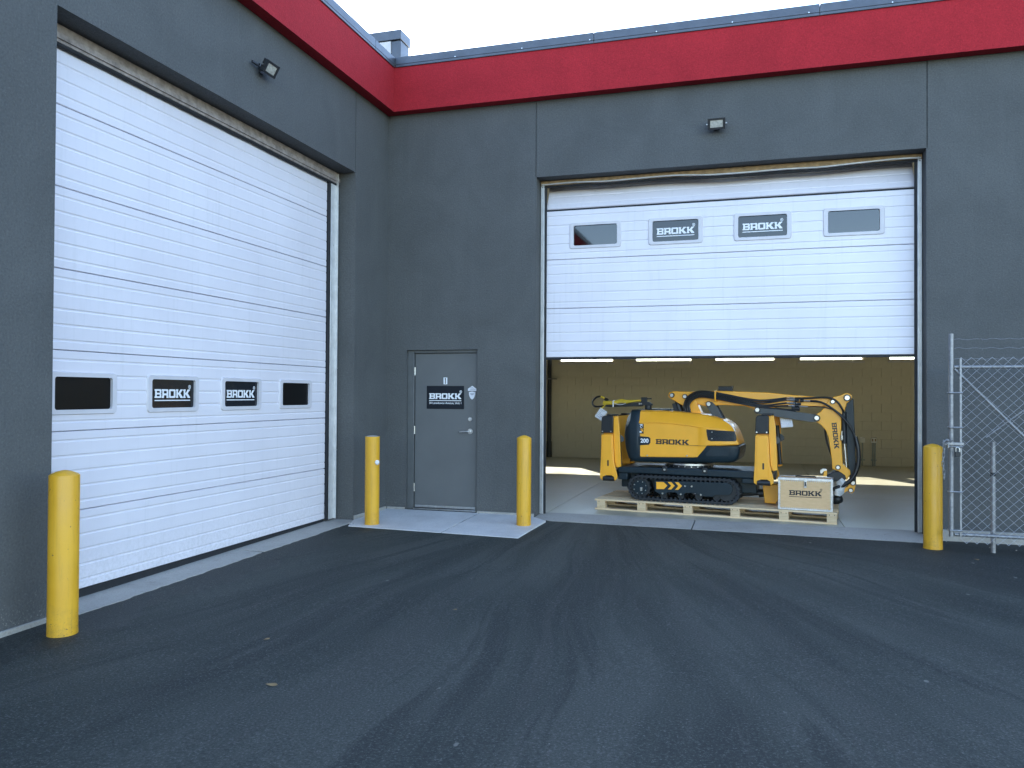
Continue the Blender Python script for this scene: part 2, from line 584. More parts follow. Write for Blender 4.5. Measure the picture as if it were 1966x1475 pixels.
def curve_mesh(polys, name='glyph'):
    cu = bpy.data.curves.new(name, 'CURVE')
    cu.dimensions = '2D'
    cu.fill_mode = 'BOTH'
    for poly in polys:
        s = cu.splines.new('POLY')
        s.points.add(len(poly) - 1)
        for q, p_ in zip(s.points, poly):
            q.co = (p_[0], p_[1], 0, 1)
        s.use_cyclic_u = True
    o = bpy.data.objects.new(name, cu)
    COL.objects.link(o)
    bpy.context.view_layer.update()
    me = bpy.data.meshes.new_from_object(o.evaluated_get(bpy.context.evaluated_depsgraph_get()))
    res = ([tuple(v.co) for v in me.vertices], [tuple(p_.vertices) for p_ in me.polygons])
    bpy.data.objects.remove(o)
    bpy.data.curves.remove(cu)
    bpy.data.meshes.remove(me)
    return res


def text_mesh(body, offset=0.0, spacing=1.0):
    cu = bpy.data.curves.new('txt', 'FONT')
    cu.body = body
    cu.size = 1.0
    cu.offset = offset
    cu.space_character = spacing
    cu.fill_mode = 'BOTH'
    cu.resolution_u = 3
    o = bpy.data.objects.new('txt', cu)
    COL.objects.link(o)
    bpy.context.view_layer.update()
    me = bpy.data.meshes.new_from_object(o.evaluated_get(bpy.context.evaluated_depsgraph_get()))
    vs_ = [tuple(v.co) for v in me.vertices]
    fs_ = [tuple(p_.vertices) for p_ in me.polygons]
    bpy.data.objects.remove(o)
    bpy.data.curves.remove(cu)
    bpy.data.meshes.remove(me)
    return fit(vs_, fs_)


def fit(vs_, fs_):
    x0, x1 = min(v[0] for v in vs_), max(v[0] for v in vs_)
    y0, y1 = min(v[1] for v in vs_), max(v[1] for v in vs_)
    return [((v[0] - x0) / (x1 - x0), (v[1] - y0) / (y1 - y0)) for v in vs_], fs_, (x1 - x0) / (y1 - y0)


LB = [[(0, 0), (1.08, 0), (1.2, .1), (1.2, .42), (1.12, .5), (1.2, .58), (1.2, .9), (1.08, 1), (0, 1), (0, .82), (.1, .82), (.1, .18), (0, .18)],
      [(.40, .2), (.40, .4), (.9, .4), (.9, .2)], [(.40, .6), (.40, .8), (.9, .8), (.9, .6)]]
LR = [[(0, 0), (.42, 0), (.42, .3), (.86, .3), (.86, 0), (1.24, 0), (1.24, .16), (1.2, .16), (1.2, .36), (1.12, .43), (1.2, .5), (1.2, .9), (1.08, 1),
       (0, 1), (0, .82), (.1, .82), (.1, .18), (0, .18)], [(.40, .52), (.40, .8), (.88, .8), (.88, .52)]]
LO = [[(.13, 0), (1.09, 0), (1.22, .14), (1.22, .86), (1.09, 1), (.13, 1), (0, .86), (0, .14)], [(.32, .22), (.32, .78), (.9, .78), (.9, .22)]]
LK = [[(0, 0), (.46, 0), (.46, .14), (.40, .18), (.40, .38), (.53, .38), (.86, 0), (1.34, 0), (1.32, .1), (.86, .54), (1.18, .86), (1.30, .9), (1.30, 1), (.84, 1),
       (.54, .62), (.40, .62), (.40, .82), (.46, .86), (.46, 1), (0, 1), (0, .82), (.1, .82), (.1, .18), (0, .18)]]


def logo_mesh(bar=True, reg=True):
    polys, x = [], 0.0
    for L, w in ((LB, 1.2), (LR, 1.24), (LO, 1.22), (LK, 1.34), (LK, 1.34)):
        polys += [[(px + x, py) for px, py in pl] for pl in L]
        x += w + 0.06
    x -= 0.06
    if bar:
        polys.append([(0, -.34), (x, -.34), (x, -.22), (0, -.22)])
    if reg:
        cx_, cy_ = x - .12, 1.30
        polys.append([(cx_ + .24 * math.cos(a), cy_ + .24 * math.sin(a)) for a in [k * math.pi / 8 for k in range(16)]])
        polys.append([(cx_ + .17 * math.cos(a), cy_ + .17 * math.sin(a)) for a in [-k * math.pi / 8 for k in range(16)]])
        polys.append([(cx_ - .07, cy_ - .1), (cx_ - .02, cy_ - .1), (cx_ - .02, cy_ - .02), (cx_ + .05, cy_ - .1), (cx_ + .1, cy_ - .1), (cx_ + .03, cy_),
                      (cx_ + .08, cy_ + .1), (cx_ - .07, cy_ + .1)])
    vs_, fs_ = curve_mesh(polys)
    lo = -.34 if bar else 0.0
    hi = 1.54 if reg else 1.0
    return [(v[0] / x, v[1]) for v in vs_], fs_


LOGO = logo_mesh(True, True)
LOGO_PLAIN = logo_mesh(False, False)


def decal(vf, origin, a, b, sx, sy, name, mat, parent):
    """flat print: 2D mesh laid at origin along a (x, width sx) and b (y, height sy)"""
    vs_, fs_ = vf[0], vf[1]
    o_, a, b = Vector(origin), Vector(a), Vector(b)
    mb = MB().add([o_ + a * (v[0] * sx) + b * (v[1] * sy) for v in vs_], fs_)
    return mb.build(name, mat, parent)


def rrect(x0, z0, x1, z1, r, k=4):
    pts = []
    for cx_, cz_, a0 in ((x1 - r, z0 + r, -90), (x1 - r, z1 - r, 0), (x0 + r, z1 - r, 90), (x0 + r, z0 + r, 180)):
        for i in range(k + 1):
            a = rad(a0 + 90 * i / k)
            pts.append((cx_ + r * math.cos(a), cz_ + r * math.sin(a)))
    return pts


def ring(mb, outer, inner, mp, d_out, d_face, d_in):
    """frame between two loops of equal length: outer rim at depth d_out, face at d_face, inner lip down to d_in"""
    n = len(outer)
    k = len(mb.v)
    sh = [((o_[0] * .86 + i_[0] * .14), (o_[1] * .86 + i_[1] * .14)) for o_, i_ in zip(outer, inner)]
    for loop, d in ((outer, d_out), (sh, d_face), (inner, d_face), (inner, d_in)):
        mb.v += [mp(q[0], d, q[1]) for q in loop]
    for s in range(3):
        for i in range(n):
            j = (i + 1) % n
            mb.f.append((k + s * n + i, k + s * n + j, k + (s + 1) * n + j, k + (s + 1) * n + i))


def gz(x, y):
    c_ = lambda a, lo, hi: max(lo, min(hi, a))
    return -0.025 - 0.010 * c_(-y - 1.0, 0, 12) - 0.003 * c_(x - 2.0, 0, 10)


# ================================================================== ground
xs = [-400, -120, -40, -14] + [-12 + i for i in range(30)] + [20, 40, 120, 400]
ys = [-400, -120, -50, -25] + [-20 + i for i in range(36)] + [18, 40, 120, 400]
b = MB()
b.v = [(x, y, gz(x, y)) for y in ys for x in xs]
nx = len(xs)
b.f = [(j * nx + i, j * nx + i + 1, (j + 1) * nx + i + 1, (j + 1) * nx + i) for j in range(len(ys) - 1) for i in range(nx - 1)]
tag(b.build('asphalt_ground', 'asphalt', None, 30), kind='structure')


def slab(poly, z0, z1, name, mat, parent, bevel=0.006, zf=None):
    mb = MB().prism(poly, z0, z1, 'z')
    if zf:
        mb.v = [(v[0], v[1], zf(v[0], v[1]) if v[2] > z0 + 1e-6 else v[2]) for v in mb.v]
    return mb.build(name, mat, parent, None, bevel)


def fall_y(y_in, y_out, lift):
    # flush with the asphalt along the outer edge, level with the floor along the wall
    def f(x, y):
        k = max(0.0, min(1.0, (y - y_in) / (y_out - y_in)))
        return 0.002 * (1 - k) + (gz(x, y) + lift) * k
    return f


def jag(p0, p1, n, amp):
    return [(p0[0] + (p1[0] - p0[0]) * i / n + random.uniform(-amp, amp), p0[1] + (p1[1] - p0[1]) * i / n + random.uniform(-amp, amp)) for i in range(n + 1)]


pad = tag(empty('concrete_landing'), kind='structure')
slab([(0.16, -1.375), (1.392, -1.443), (1.365, -0.004), (0.03, -0.004), (0.03, -1.0)], -0.12, 0.004, 'slab', 'concrete_pad', pad, 0.004, fall_y(0.0, -1.40, 0.007))
slab([(1.408, -1.443), (2.350, -1.490), (2.372, -0.32), (2.12, -0.06), (2.12, -0.004), (1.381, -0.004)], -0.12, 0.003, 'slab', 'concrete_pad', pad, 0.004, fall_y(0.0, -1.40, 0.007))
sill_l = tag(empty('left_bay_sill'), kind='structure')
e1 = jag((0.095, -5.56), (0.08, -3.02), 40, 0.012)
e2 = jag((0.08, -2.99), (0.085, -1.04), 34, 0.010)
slab([(-0.34, -3.012)] + [(-0.34, -5.56)] + e1, -0.15, -0.012, 'slab', 'concrete_sill', sill_l, 0.002, lambda x, y: gz(x, y) + 0.006 + 0.012 * max(0.0, -x))
slab([(-0.34, -0.96), (-0.34, -3.0)] + e2 + [(0.06, -0.97)], -0.15, -0.010, 'slab', 'concrete_sill', sill_l, 0.002, lambda x, y: gz(x, y) + 0.006 + 0.012 * max(0.0, -x))
sill_r = tag(empty('right_bay_sill'), kind='structure')
e1 = jag((2.385, -0.20), (4.16, -0.24), 30, 0.006)
e2 = jag((4.172, -0.24), (6.80, -0.285), 40, 0.008)
slab([(4.17, 0.34), (2.15, 0.34), (2.15, -0.05)] + e1, -0.15, -0.004, 'slab', 'concrete_sill', sill_r, 0.002, fall_y(0.2, -0.22, 0.005))
slab([(6.77, 0.34), (4.18, 0.34)] + e2 + [(6.77, -0.2)], -0.15, -0.006, 'slab', 'concrete_sill', sill_r, 0.002, fall_y(0.2, -0.22, 0.005))
fl = tag(empty('hall_floor'), kind='structure')
gx = [-8.9, -5.2, -1.5, 2.22, 5.94, 9.66, 13.2]
gy = [0.345, 3.35, 6.55, 9.85]
for i in range(6):
    for j in range(3):
        slab([(gx[i] + .006, gy[j] + .006), (gx[i + 1], gy[j] + .006), (gx[i + 1], gy[j + 1]), (gx[i] + .006, gy[j + 1])], -0.12, 0.0, 'slab', 'concrete_floor', fl, 0.004)

# ================================================================== building
bld = tag(empty('warehouse_building'), 'dark grey stucco warehouse with a red fascia band wrapping an inside corner', 'building')
SOF, FTOP, CTOP = 5.45, 6.085, 6.20
# wall A: outer face x = 0, runs along y
us = sorted({-16.0, -5.54, -0.965, -0.95, 0.0})
zs = [-0.15, 4.42, SOF + 0.02, 6.05]
wa = relief(us, zs, lambda u, z: None if (-5.54 < u < -0.95 and z < 4.42) else (0.012 if (-0.965 < u < -0.95 and 4.42 < z < SOF) else 0.0),
            0.30, lambda u, d, z: (-d, u, z))
wa.build('wall', 'stucco_grey', bld)
# wall B: outer face y = 0, runs along x
us = sorted({-9.0, 0.0, 0.30, 1.335, 2.128, 2.14, 6.78, 6.795, 14.0})
zs = [-0.15, 2.19, 4.45, SOF + 0.02, 6.05]


def dep_b(u, z):
    if 0.30 < u < 1.335 and z < 2.19:
        return None
    if 2.14 < u < 6.78 and z < 4.45:
        return None
    if z > 4.45 and z < SOF and (2.128 < u < 2.14 or 6.78 < u < 6.795):
        return 0.014
    return 0.0


relief(us, zs, dep_b, 0.30, lambda u, d, z: (u, d, z)).build('wall', 'stucco_grey', bld)
# fascia bands (0.15 m proud) and metal coping in lengths
MB().prism([(0.15, SOF + 0.008), (0.15, FTOP), (0.002, FTOP), (0.002, SOF + 0.008)], -0.152, -16.0, 'y').build('fascia', 'stucco_red', bld)
MB().prism([(-0.15, SOF + 0.008), (-0.15, FTOP), (-0.002, FTOP), (-0.002, SOF + 0.008)], 0.002, 14.0, 'x').build('fascia', 'stucco_red', bld)
ypts = [-0.16, -0.75, -3.8, -6.85, -9.9, -12.95, -16.0]
for a_, c_ in zip(ypts[:-1], ypts[1:]):
    MB().box(-0.32, c_ + 0.002, FTOP + 0.01, 0.168, a_ - 0.002, CTOP).box(0.152, c_ + 0.002, FTOP - 0.025, 0.166, a_ - 0.002, FTOP + 0.012).build('coping', 'coping_metal', bld, None, 0.006)
xpts = [0.172, 2.93, 5.62, 8.4, 11.2, 14.0]
for a_, c_ in zip(xpts[:-1], xpts[1:]):
    MB().box(a_ + 0.002, -0.168, FTOP + 0.01, c_ - 0.002, 0.32, CTOP).box(a_ + 0.002, -0.166, FTOP - 0.025, c_ - 0.002, -0.152, FTOP + 0.012).build('coping', 'coping_metal', bld, None, 0.006)
MB().box(-0.32, -0.158, FTOP + 0.01, 0.170, 0.32, CTOP + 0.001).build('coping', 'coping_metal', bld, None, 0.006)
scr = MB().cyl((0, 0, 0), (0, -0.006, 0), 0.008, 8)
s0 = scr.build('fastener', 'steel', bld)
s0.location = (1.05, -0.1685, FTOP + 0.022)
for x in (1.98, 2.88, 3.72, 4.63, 5.5, 6.4, 7.3):
    inst(s0, 'fastener', bld, (x, -0.1685, FTOP + 0.022))
# raised parapet corner behind the inside corner
rp = MB().box(-0.42, 0.02, CTOP + 0.002, 0.165, 0.30, 6.52).build('raised_parapet', 'coping_metal', bld, None, 0.006)
MB().box(-0.40, 0.005, CTOP + 0.004, 0.02, 0.018, 6.515).build('pale_panel', 'coping_panel', rp)
MB().box(-0.50, -0.01, 6.525, 0.180, 0.32, 6.66).build('coping', 'coping_metal', rp, None, 0.006)
# foundation ledge at the foot of the walls
MB().box(0.001, -16.0, -0.3, 0.022, -5.56, -0.035).build('foundation', 'concrete_sill', bld, None, 0.004)
MB().box(0.001, -0.94, -0.3, 0.026, -0.03, 0.035).build('foundation', 'concrete_sill', bld, None, 0.004)
MB().box(0.03, -0.024, -0.3, 0.29, -0.001, 0.030).build('foundation', 'concrete_sill', bld, None, 0.004)
MB().box(1.345, -0.022, -0.3, 2.13, -0.001, 0.026).build('foundation', 'concrete_sill', bld, None, 0.004)
MB().box(6.80, -0.05, -0.3, 14.0, -0.001, 0.085).build('foundation', 'concrete_sill', bld, None, 0.006)
# hall shell, roof and left wing shell
MB().box(-9.0, 0.301, 5.75, 14.0, 10.05, 5.95).build('roof', 'ceiling_white', bld)
MB().box(-9.0, 0.301, -0.1, -8.8, 9.84, 5.749).build('wall', 'block_paint', bld)
MB().box(13.3, 0.301, -0.1, 13.5, 9.84, 5.749).build('wall', 'block_paint', bld)
MB().box(-9.0, -16.0, 5.75, -0.301, 0.0, 5.95).build('roof', 'roof_dark', bld)
MB().box(-9.0, -16.0, -0.1, -8.8, -0.001, 5.749).build('wall', 'block_paint', bld)
MB().box(-8.79, -16.0, -0.1, -0.301, -15.8, 5.749).build('wall', 'block_paint', bld)
MB().box(-8.79, -15.79, -0.1, -0.345, -0.001, -0.012).build('floor', 'concrete_floor', bld)

# rear block wall with a row of windows
WX = [0.13 + 1.925 * k for k in range(-4, 7)]
WW, WZ0, WZ1 = 1.40, 2.395, 3.86
us = sorted([-9.0, 14.0] + [x for w in WX for x in (w, w + WW)])
relief(us, [-0.1, WZ0, WZ1, 5.749], lambda u, z: None if (WZ0 < z < WZ1 and any(w < u < w + WW for w in WX)) else 0.0,
       0.20, lambda u, d, z: (u, 9.772 + d, z)).build('rear_wall_core', 'block_paint', bld)
rw = MB().box(-9.0, 9.7722, -0.099, -8.9, 9.78, -0.09).build('rear_wall', 'block_paint', bld)
BL, BH, J = 0.4064, 0.2032, 0.006
bm_ = MB().box(J / 2, -0.012, J / 2, BL - J / 2, 0.012, BH - J / 2)
blk0 = bm_.build('block', 'block_paint', rw, None)
blk0.location = (-0.45, 9.760, 0)
half = None
cnt = 1
for r_ in range(12):
    off = (-0.45 if r_ % 2 == 0 else -0.45 - BL / 2)
    k = 0
    while off + k * BL < 9.2 and cnt < 300:
        if not (r_ == 0 and k == 0):
            o = inst(blk0, 'block', rw, (off + k * BL, 9.760, r_ * BH))
            o.location.y += random.uniform(-0.0012, 0.0012)
            cnt += 1
        k += 1
rest = MB()


def blocked(x0, x1, z0, z1):
    return z1 > WZ0 - 0.02 and z0 < WZ1 + 0.02 and any(x1 > w - 0.02 and x0 < w + WW + 0.02 for w in WX)


for r_ in range(0, 28):
    off = (-0.45 if r_ % 2 == 0 else -0.45 - BL / 2)
    for k in range(-20, 34):
        x0 = off + k * BL
        if r_ < 12 and x0 >= off - 1e-6 and x0 < 9.2:
            continue
        if x0 < -8.7 or x0 + BL > 13.2 or blocked(x0, x0 + BL, r_ * BH, r_ * BH + BH):
            continue
        rest.box(x0 + J / 2, 9.748, r_ * BH + J / 2, x0 + BL - J / 2, 9.7715, (r_ + 1) * BH - J / 2)
tag(rest.build('far_blocks', 'block_paint', bld), kind='stuff')
for w in WX:
    fb = MB()
    z0, z1, t_ = WZ0 + .002, WZ1 - .002, 0.03
    fb.box(w + .002, 9.80, z0, w + t_, 9.87, z1).box(w + WW - t_, 9.80, z0, w + WW - .002, 9.87, z1)
    fb.box(w + t_, 9.801, z0, w + WW - t_, 9.869, z0 + t_).box(w + t_, 9.801, z1 - t_, w + WW - t_, 9.869, z1)
    wf = fb.build('window', 'window_frame_white', bld)
    MB().box(w + t_, 9.832, z0 + t_, w + WW - t_, 9.838, z1 - t_).build('pane', 'glass_clear', wf)
    MB().box(w - 0.02, 9.715, WZ0 - 0.035, w + WW + 0.02, 9.7465, WZ0 - 0.002).build('sill', 'window_frame_white', wf)


# ================================================================== overhead doors
SH = 0.634


def section_profile(z0, z1):
    """outer skin depth against height inside one section, cut to z0..z1"""
    g = []
    for k in range(5):
        zc = 0.075 + 0.121 * k
        g += [(zc - 0.012, 0.0), (zc - 0.005, 0.005), (zc + 0.004, 0.005), (zc + 0.013, 0.0)]
    pts = [(0.0022, 0.009), (0.007, 0.0)] + g + [(SH - 0.007, 0.0), (SH - 0.0022, 0.009)]
    out = [p_ for p_ in pts if z0 <= p_[0] <= z1]
    if z0 > 0.0022:
        out = [(z0, 0.0)] + out
    if z1 < SH - 0.0022:
        out = out + [(z1, 0.0)]
    return out


def extrude_profile(mb, prof, u_0, u_1, mp, back=0.045):
    n = len(prof)
    k = len(mb.v)
    for u in (u_0, u_1):
        mb.v += [mp(u, d, z) for z, d in prof] + [mp(u, back, prof[-1][0]), mp(u, back, prof[0][0])]
    N = n + 2
    for i in range(N):
        j = (i + 1) % N
        mb.f.append((k + i, k + N + i, k + N + j, k + j))
    mb.f.append(tuple(range(k, k + N)))
    mb.f.append(tuple(range(k + 2 * N - 1, k + N - 1, -1)))


def overhead_section(parent, mp, u_0, u_1, wins, udir, pane_mat='glass_dark', ndir=1):
    """wins: list of (u centre, kind). mp(u, d, z) -> xyz with d positive into the building"""
    mb = MB()
    full = section_profile(0, SH)
    if not wins:
        extrude_profile(mb, full, u_0, u_1, mp)
        return mb.build('section', 'door_white', parent)
    hw, za, zb = 0.298, 0.158, 0.437
    cur = u_0
    for wu, kind in wins:
        extrude_profile(mb, full, cur, wu - hw, mp)
        extrude_profile(mb, section_profile(0, za), wu - hw, wu + hw, mp)
        extrude_profile(mb, section_profile(zb, SH), wu - hw, wu + hw, mp)
        cur = wu + hw
    extrude_profile(mb, full, cur, u_1, mp)
    sec = mb.build('section', 'door_white', parent)
    for wu, kind in wins:
        fr = MB()
        ring(fr, rrect(wu - 0.345, za - 0.030, wu + 0.345, zb + 0.030, 0.035), rrect(wu - hw + 0.008, za + 0.010, wu + hw - 0.008, zb - 0.010, 0.022), mp, 0.001, -0.014, 0.012)
        fr.build('window_frame', 'window_frame_white', sec, 40)
        if kind == 'sign':
            p_ = rrect(wu - hw + 0.004, za + 0.004, wu + hw - 0.004, zb - 0.004, 0.02)
            MB().add([mp(q[0], 0.009, q[1]) for q in p_], [tuple(range(len(p_)))]).build('sign_panel', 'sign_glossy', sec)
            s = 1 if udir > 0 else -1
            W = 0.475
            vs_ = [mp(wu + s * (v[0] - 0.5) * W, 0.0065, za + 0.100 + v[1] * 0.080) for v in LOGO[0]]
            MB().add(vs_, LOGO[1]).build('lettering', 'print_white', sec)
        else:
            p_ = rrect(wu - hw + 0.004, za + 0.004, wu + hw - 0.004, zb - 0.004, 0.02)
            MB().add([mp(q[0], 0.010, q[1]) for q in p_], [tuple(range(len(p_)))]).build('window_pane', pane_mat, sec)
    return sec


# left bay door, closed
dl = tag(empty('overhead_door', (-0.27, -3.24, 0)), 'closed white ribbed overhead door in the left wall, four windows in its third section', 'garage door', 'white ribbed overhead doors')
for k in range(7):
    zb_ = 0.012 + k * SH

    def mpl(u, d, z, zb_=zb_):
        return (-d, u, z + zb_)
    wins = []
    if k == 2:
        wins = [(-4.985 + 3.24, 'glass'), (-3.945 + 3.24, 'sign'), (-2.915 + 3.24, 'sign'), (-1.875 + 3.24, 'glass')]
    overhead_section(dl, mpl, -2.36, 2.045, wins, 1, 'glass_tinted')
MB().box(-0.045, -2.36, -0.055, -0.005, 2.045, 0.010).build('bottom_seal', 'rubber', dl, None, 0.003)
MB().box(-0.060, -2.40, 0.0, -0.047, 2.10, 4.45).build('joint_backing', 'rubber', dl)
# right bay door, rolled up: three sections hang upright, one leans into the bend, three lie along the ceiling track
dr = tag(empty('overhead_door', (4.46, 0.25, 2.085)), 'half raised white ribbed overhead door above the yellow machine', 'garage door', 'white ribbed overhead doors')
HW = 2.25
SR = 0.654
for k in range(3):
    def mpr(u, d, z, zb_=k * SR):
        return (u, d, z * SR / SH + zb_)
    wins = []
    if k == 2:
        wins = [(2.88 - 4.46, 'glass'), (3.92 - 4.46, 'sign'), (4.985 - 4.46, 'sign'), (6.035 - 4.46, 'glass')]
    overhead_section(dr, mpr, -HW, HW, wins, 1)


def mpt(u, d, z):
    a = rad(26)
    return (u, 0.030 + d * math.cos(a) + z * math.sin(a), 3 * SR + 0.034 + z * math.cos(a) - d * math.sin(a))


overhead_section(dr, mpt, -HW, HW, [], 1)
for k in range(3):
    def mph(u, d, z, y_=0.55 + k * SH):
        return (u, y_ + z, 2.74 + d)
    overhead_section(dr, mph, -HW, HW, [], 1)
MB().box(-HW, 0.0, -0.028, HW, 0.045, 0.002).build('bottom_seal', 'rubber', dr, None, 0.004)
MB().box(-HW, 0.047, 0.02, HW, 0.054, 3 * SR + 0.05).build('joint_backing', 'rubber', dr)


# door surrounds: metal jamb strips, black seals, timber head
def strip_screws(parent, pts, d):
    first = None
    for q in pts:
        if first is None:
            first = MB().cyl((0, 0, 0), tuple(-0.004 * x for x in d), 0.009, 8).build('screw', 'steel', parent)
            first.location = q
        else:
            inst(first, 'screw', parent, q)


fl_ = tag(empty('door_surround', (-0.25, -3.24, 0)), 'pale metal jamb strips and timber head framing the closed left bay', 'door frame', 'overhead door surrounds')
MB().box(0.0, 2.10, 0.0, 0.012, 2.285, 4.40).build('jamb_strip', 'trim_white', fl_, None, 0.003)
MB().box(0.012, 2.215, 0.0, 0.045, 2.222, 4.395).build('jamb_lip', 'trim_white', fl_)
MB().box(-0.015, 2.05, 0.0, 0.006, 2.10, 4.39).build('jamb_seal', 'rubber', fl_, None, 0.004)
MB().box(0.0, -2.295, 0.0, 0.012, -2.2, 4.40).build('jamb_strip', 'trim_white', fl_, None, 0.003)
MB().box(-0.02, -2.295, 4.275, 0.02, 2.285, 4.415).build('head_board', 'painted_wood', fl_, None, 0.004)
MB().box(0.021, -2.295, 4.30, 0.034, 2.285, 4.345).build('head_strip', 'painted_wood', fl_, None, 0.004)
MB().tube([(0.005, -2.29 + 0.1525 * i, 4.262 + random.uniform(-.003, .003)) for i in range(31)], 0.018, 8).build('head_seal', 'rubber', fl_, 50)
strip_screws(fl_, [(0.0455 if i % 2 else 0.0125, 2.16 if i % 2 == 0 else 2.2185, 0.35 + 0.52 * i) for i in range(8)], (-1, 0, 0))
fr_ = tag(empty('door_surround', (4.46, 0.22, 0)), 'pale metal jamb strips and peeling timber head framing the open right bay', 'door frame', 'overhead door surrounds')
for s in (-1, 1):
    MB().box(s * 2.315, 0.0, 0.0, s * 2.265, 0.014, 4.42).build('jamb_strip', 'trim_white', fr_, None, 0.003)
    MB().box(s * 2.275, -0.03, 0.0, s * 2.268, -0.001, 4.41).build('jamb_lip', 'trim_white', fr_)
    MB().box(s * 2.264, 0.004, 0.0, s * 2.235, 0.028, 4.41).build('jamb_seal', 'rubber', fr_, None, 0.004)
    MB().box(s * 2.31, 0.085, 0.0, s * 2.262, 0.135, 4.6).build('door_track', 'galvanised', fr_, None, 0.004)
MB().box(-2.315, -0.01, 4.385, 2.315, 0.03, 4.447).build('head_board', 'tan_wood', fr_, None, 0.004)
pts = []
for i in range(41):
    x = -2.3 + i * 0.115
    pts.append((x, -0.025 + 0.006 * math.sin(i * 1.1), 4.395 - 0.028 * math.exp(-((x - 0.6) / 0.9) ** 2) + 0.008 * math.sin(i * .55)))
MB().tube(pts, 0.011, 8).build('loose_head_strip', 'trim_white', fr_, 50)
MB().tube([(p_[0], 0.012, p_[2] - 0.028) for p_ in pts], 0.014, 8).build('head_seal', 'rubber', fr_, 50)
strip_screws(fr_, [(s * 2.29, -0.0005, 0.5 + 0.62 * i) for s in (-1, 1) for i in range(7)], (0, 1, 0))

# ================================================================== personnel door
dm = tag(empty('personnel_door', (0.85, 0.06, 0)), 'grey steel personnel door numbered 1 with a black sign, in the corner', 'door')
leaf = MB().box(-0.45, 0.012, 0.03, 0.45, 0.055, 2.145).build('leaf', 'door_grey', dm, None, 0.004)
MB().box(-0.548, -0.02, 0.0, -0.456, 0.075, 2.188).build('frame_jamb', 'frame_grey', dm, None, 0.004)
MB().box(0.456, -0.02, 0.0, 0.483, 0.075, 2.188).build('frame_jamb', 'frame_grey', dm, None, 0.004)
MB().box(-0.455, -0.019, 2.151, 0.455, 0.074, 2.187).build('frame_head', 'frame_grey', dm, None, 0.004)
MB().box(-0.545, 0.08, 0.0, 0.48, 0.23, 2.187).build('door_backing', 'rubber', dm)
MB().box(-0.455, -0.03, 0.002, 0.455, 0.07, 0.022).build('threshold', 'steel', dm, None, 0.004)
MB().box(-0.44, 0.004, 0.032, 0.44, 0.0115, 0.062).build('door_sweep', 'steel', dm)
for z in (0.30, 1.09, 1.90):
    h = MB().cyl((-0.453, 0.004, z - 0.055), (-0.453, 0.004, z + 0.055), 0.009, 10).build('hinge', 'steel', dm, 40)
hd = MB().cyl((0.362, 0.0115, 1.085), (0.362, 0.0, 1.085), 0.036, 24).cyl((0.362, 0.0, 1.085), (0.362, -0.045, 1.085), 0.013, 14)
hd.tube([(0.362, -0.045, 1.085), (0.33, -0.052, 1.086), (0.27, -0.050, 1.082), (0.225, -0.045, 1.076)], 0.011, 10).build('lever_handle', 'steel', dm, 40)
MB().cyl((0.362, 0.0115, 1.25), (0.362, -0.008, 1.25), 0.026, 20).cyl((0.362, -0.008, 1.25), (0.362, -0.016, 1.25), 0.014, 14).build('deadbolt', 'steel', dm, 40)
sg = MB().box(-0.275, 0.006, 1.385, 0.270, 0.0115, 1.700).build('sign_plate', 'sign_black', dm, None, 0.001)
decal(LOGO, (-0.238, 0.0045, 1.520), (1, 0, 0), (0, 0, 1), 0.470, 0.078, 'logo_lettering', 'print_white', sg)
TX = text_mesh('30 Lansdowne Avenue, Unit 1', 0.012)
decal(TX, (-0.238, 0.0045, 1.447), (1, 0, 0), (0, 0, 1), 0.470, 0.034, 'address_lettering', 'print_white', sg)
num = MB().box(-0.030, 0.008, 1.722, 0.024, 0.0115, 1.815).build('number_plate', 'print_white', dm)
decal(([(0.42, 0.08), (0.64, 0.08), (0.64, 0.92), (0.48, 0.92), (0.30, 0.80), (0.30, 0.70), (0.42, 0.74)], [(0, 1, 2, 3, 4, 5, 6)]),
      (-0.030, 0.0065, 1.722), (1, 0, 0), (0, 0, 1), 0.054, 0.093, 'numeral', 'print_black', num)
h1 = [(0.325, 1.632), (0.325, 1.662), (0.387, 1.702), (0.448, 1.662), (0.448, 1.632)]
st = MB().prism(h1, 0.009, 0.0115, 'y').build('sticker', 'tag_paper', dm)
for i, (x0, x1, z) in enumerate(((0.345, 0.43, 1.642), (0.36, 0.435, 1.652), (0.365, 0.41, 1.667), (0.35, 0.42, 1.677))):
    MB().box(x0, 0.0075, z, x1 - 0.02 * (i == 3), 0.0085, z + 0.005).build('small_print', 'print_grey', st)
h2 = [(0.385, 1.515), (0.36, 1.535), (0.342, 1.575), (0.340, 1.618), (0.385, 1.624), (0.430, 1.618), (0.428, 1.575), (0.41, 1.535)]
st = MB().prism(h2, 0.009, 0.0115, 'y').build('sticker', 'tag_paper', dm)
decal(([(0.2, 0.78), (0.8, 0.78), (0.8, 0.66), (0.62, 0.62), (0.5, 0.5), (0.38, 0.62), (0.2, 0.66)], [(6, 5, 4, 3, 2, 1, 0)][:1]), (0.340, 0.0075, 1.515), (1, 0, 0), (0, 0, 1), 0.09, 0.109, 'small_print', 'print_grey', st)


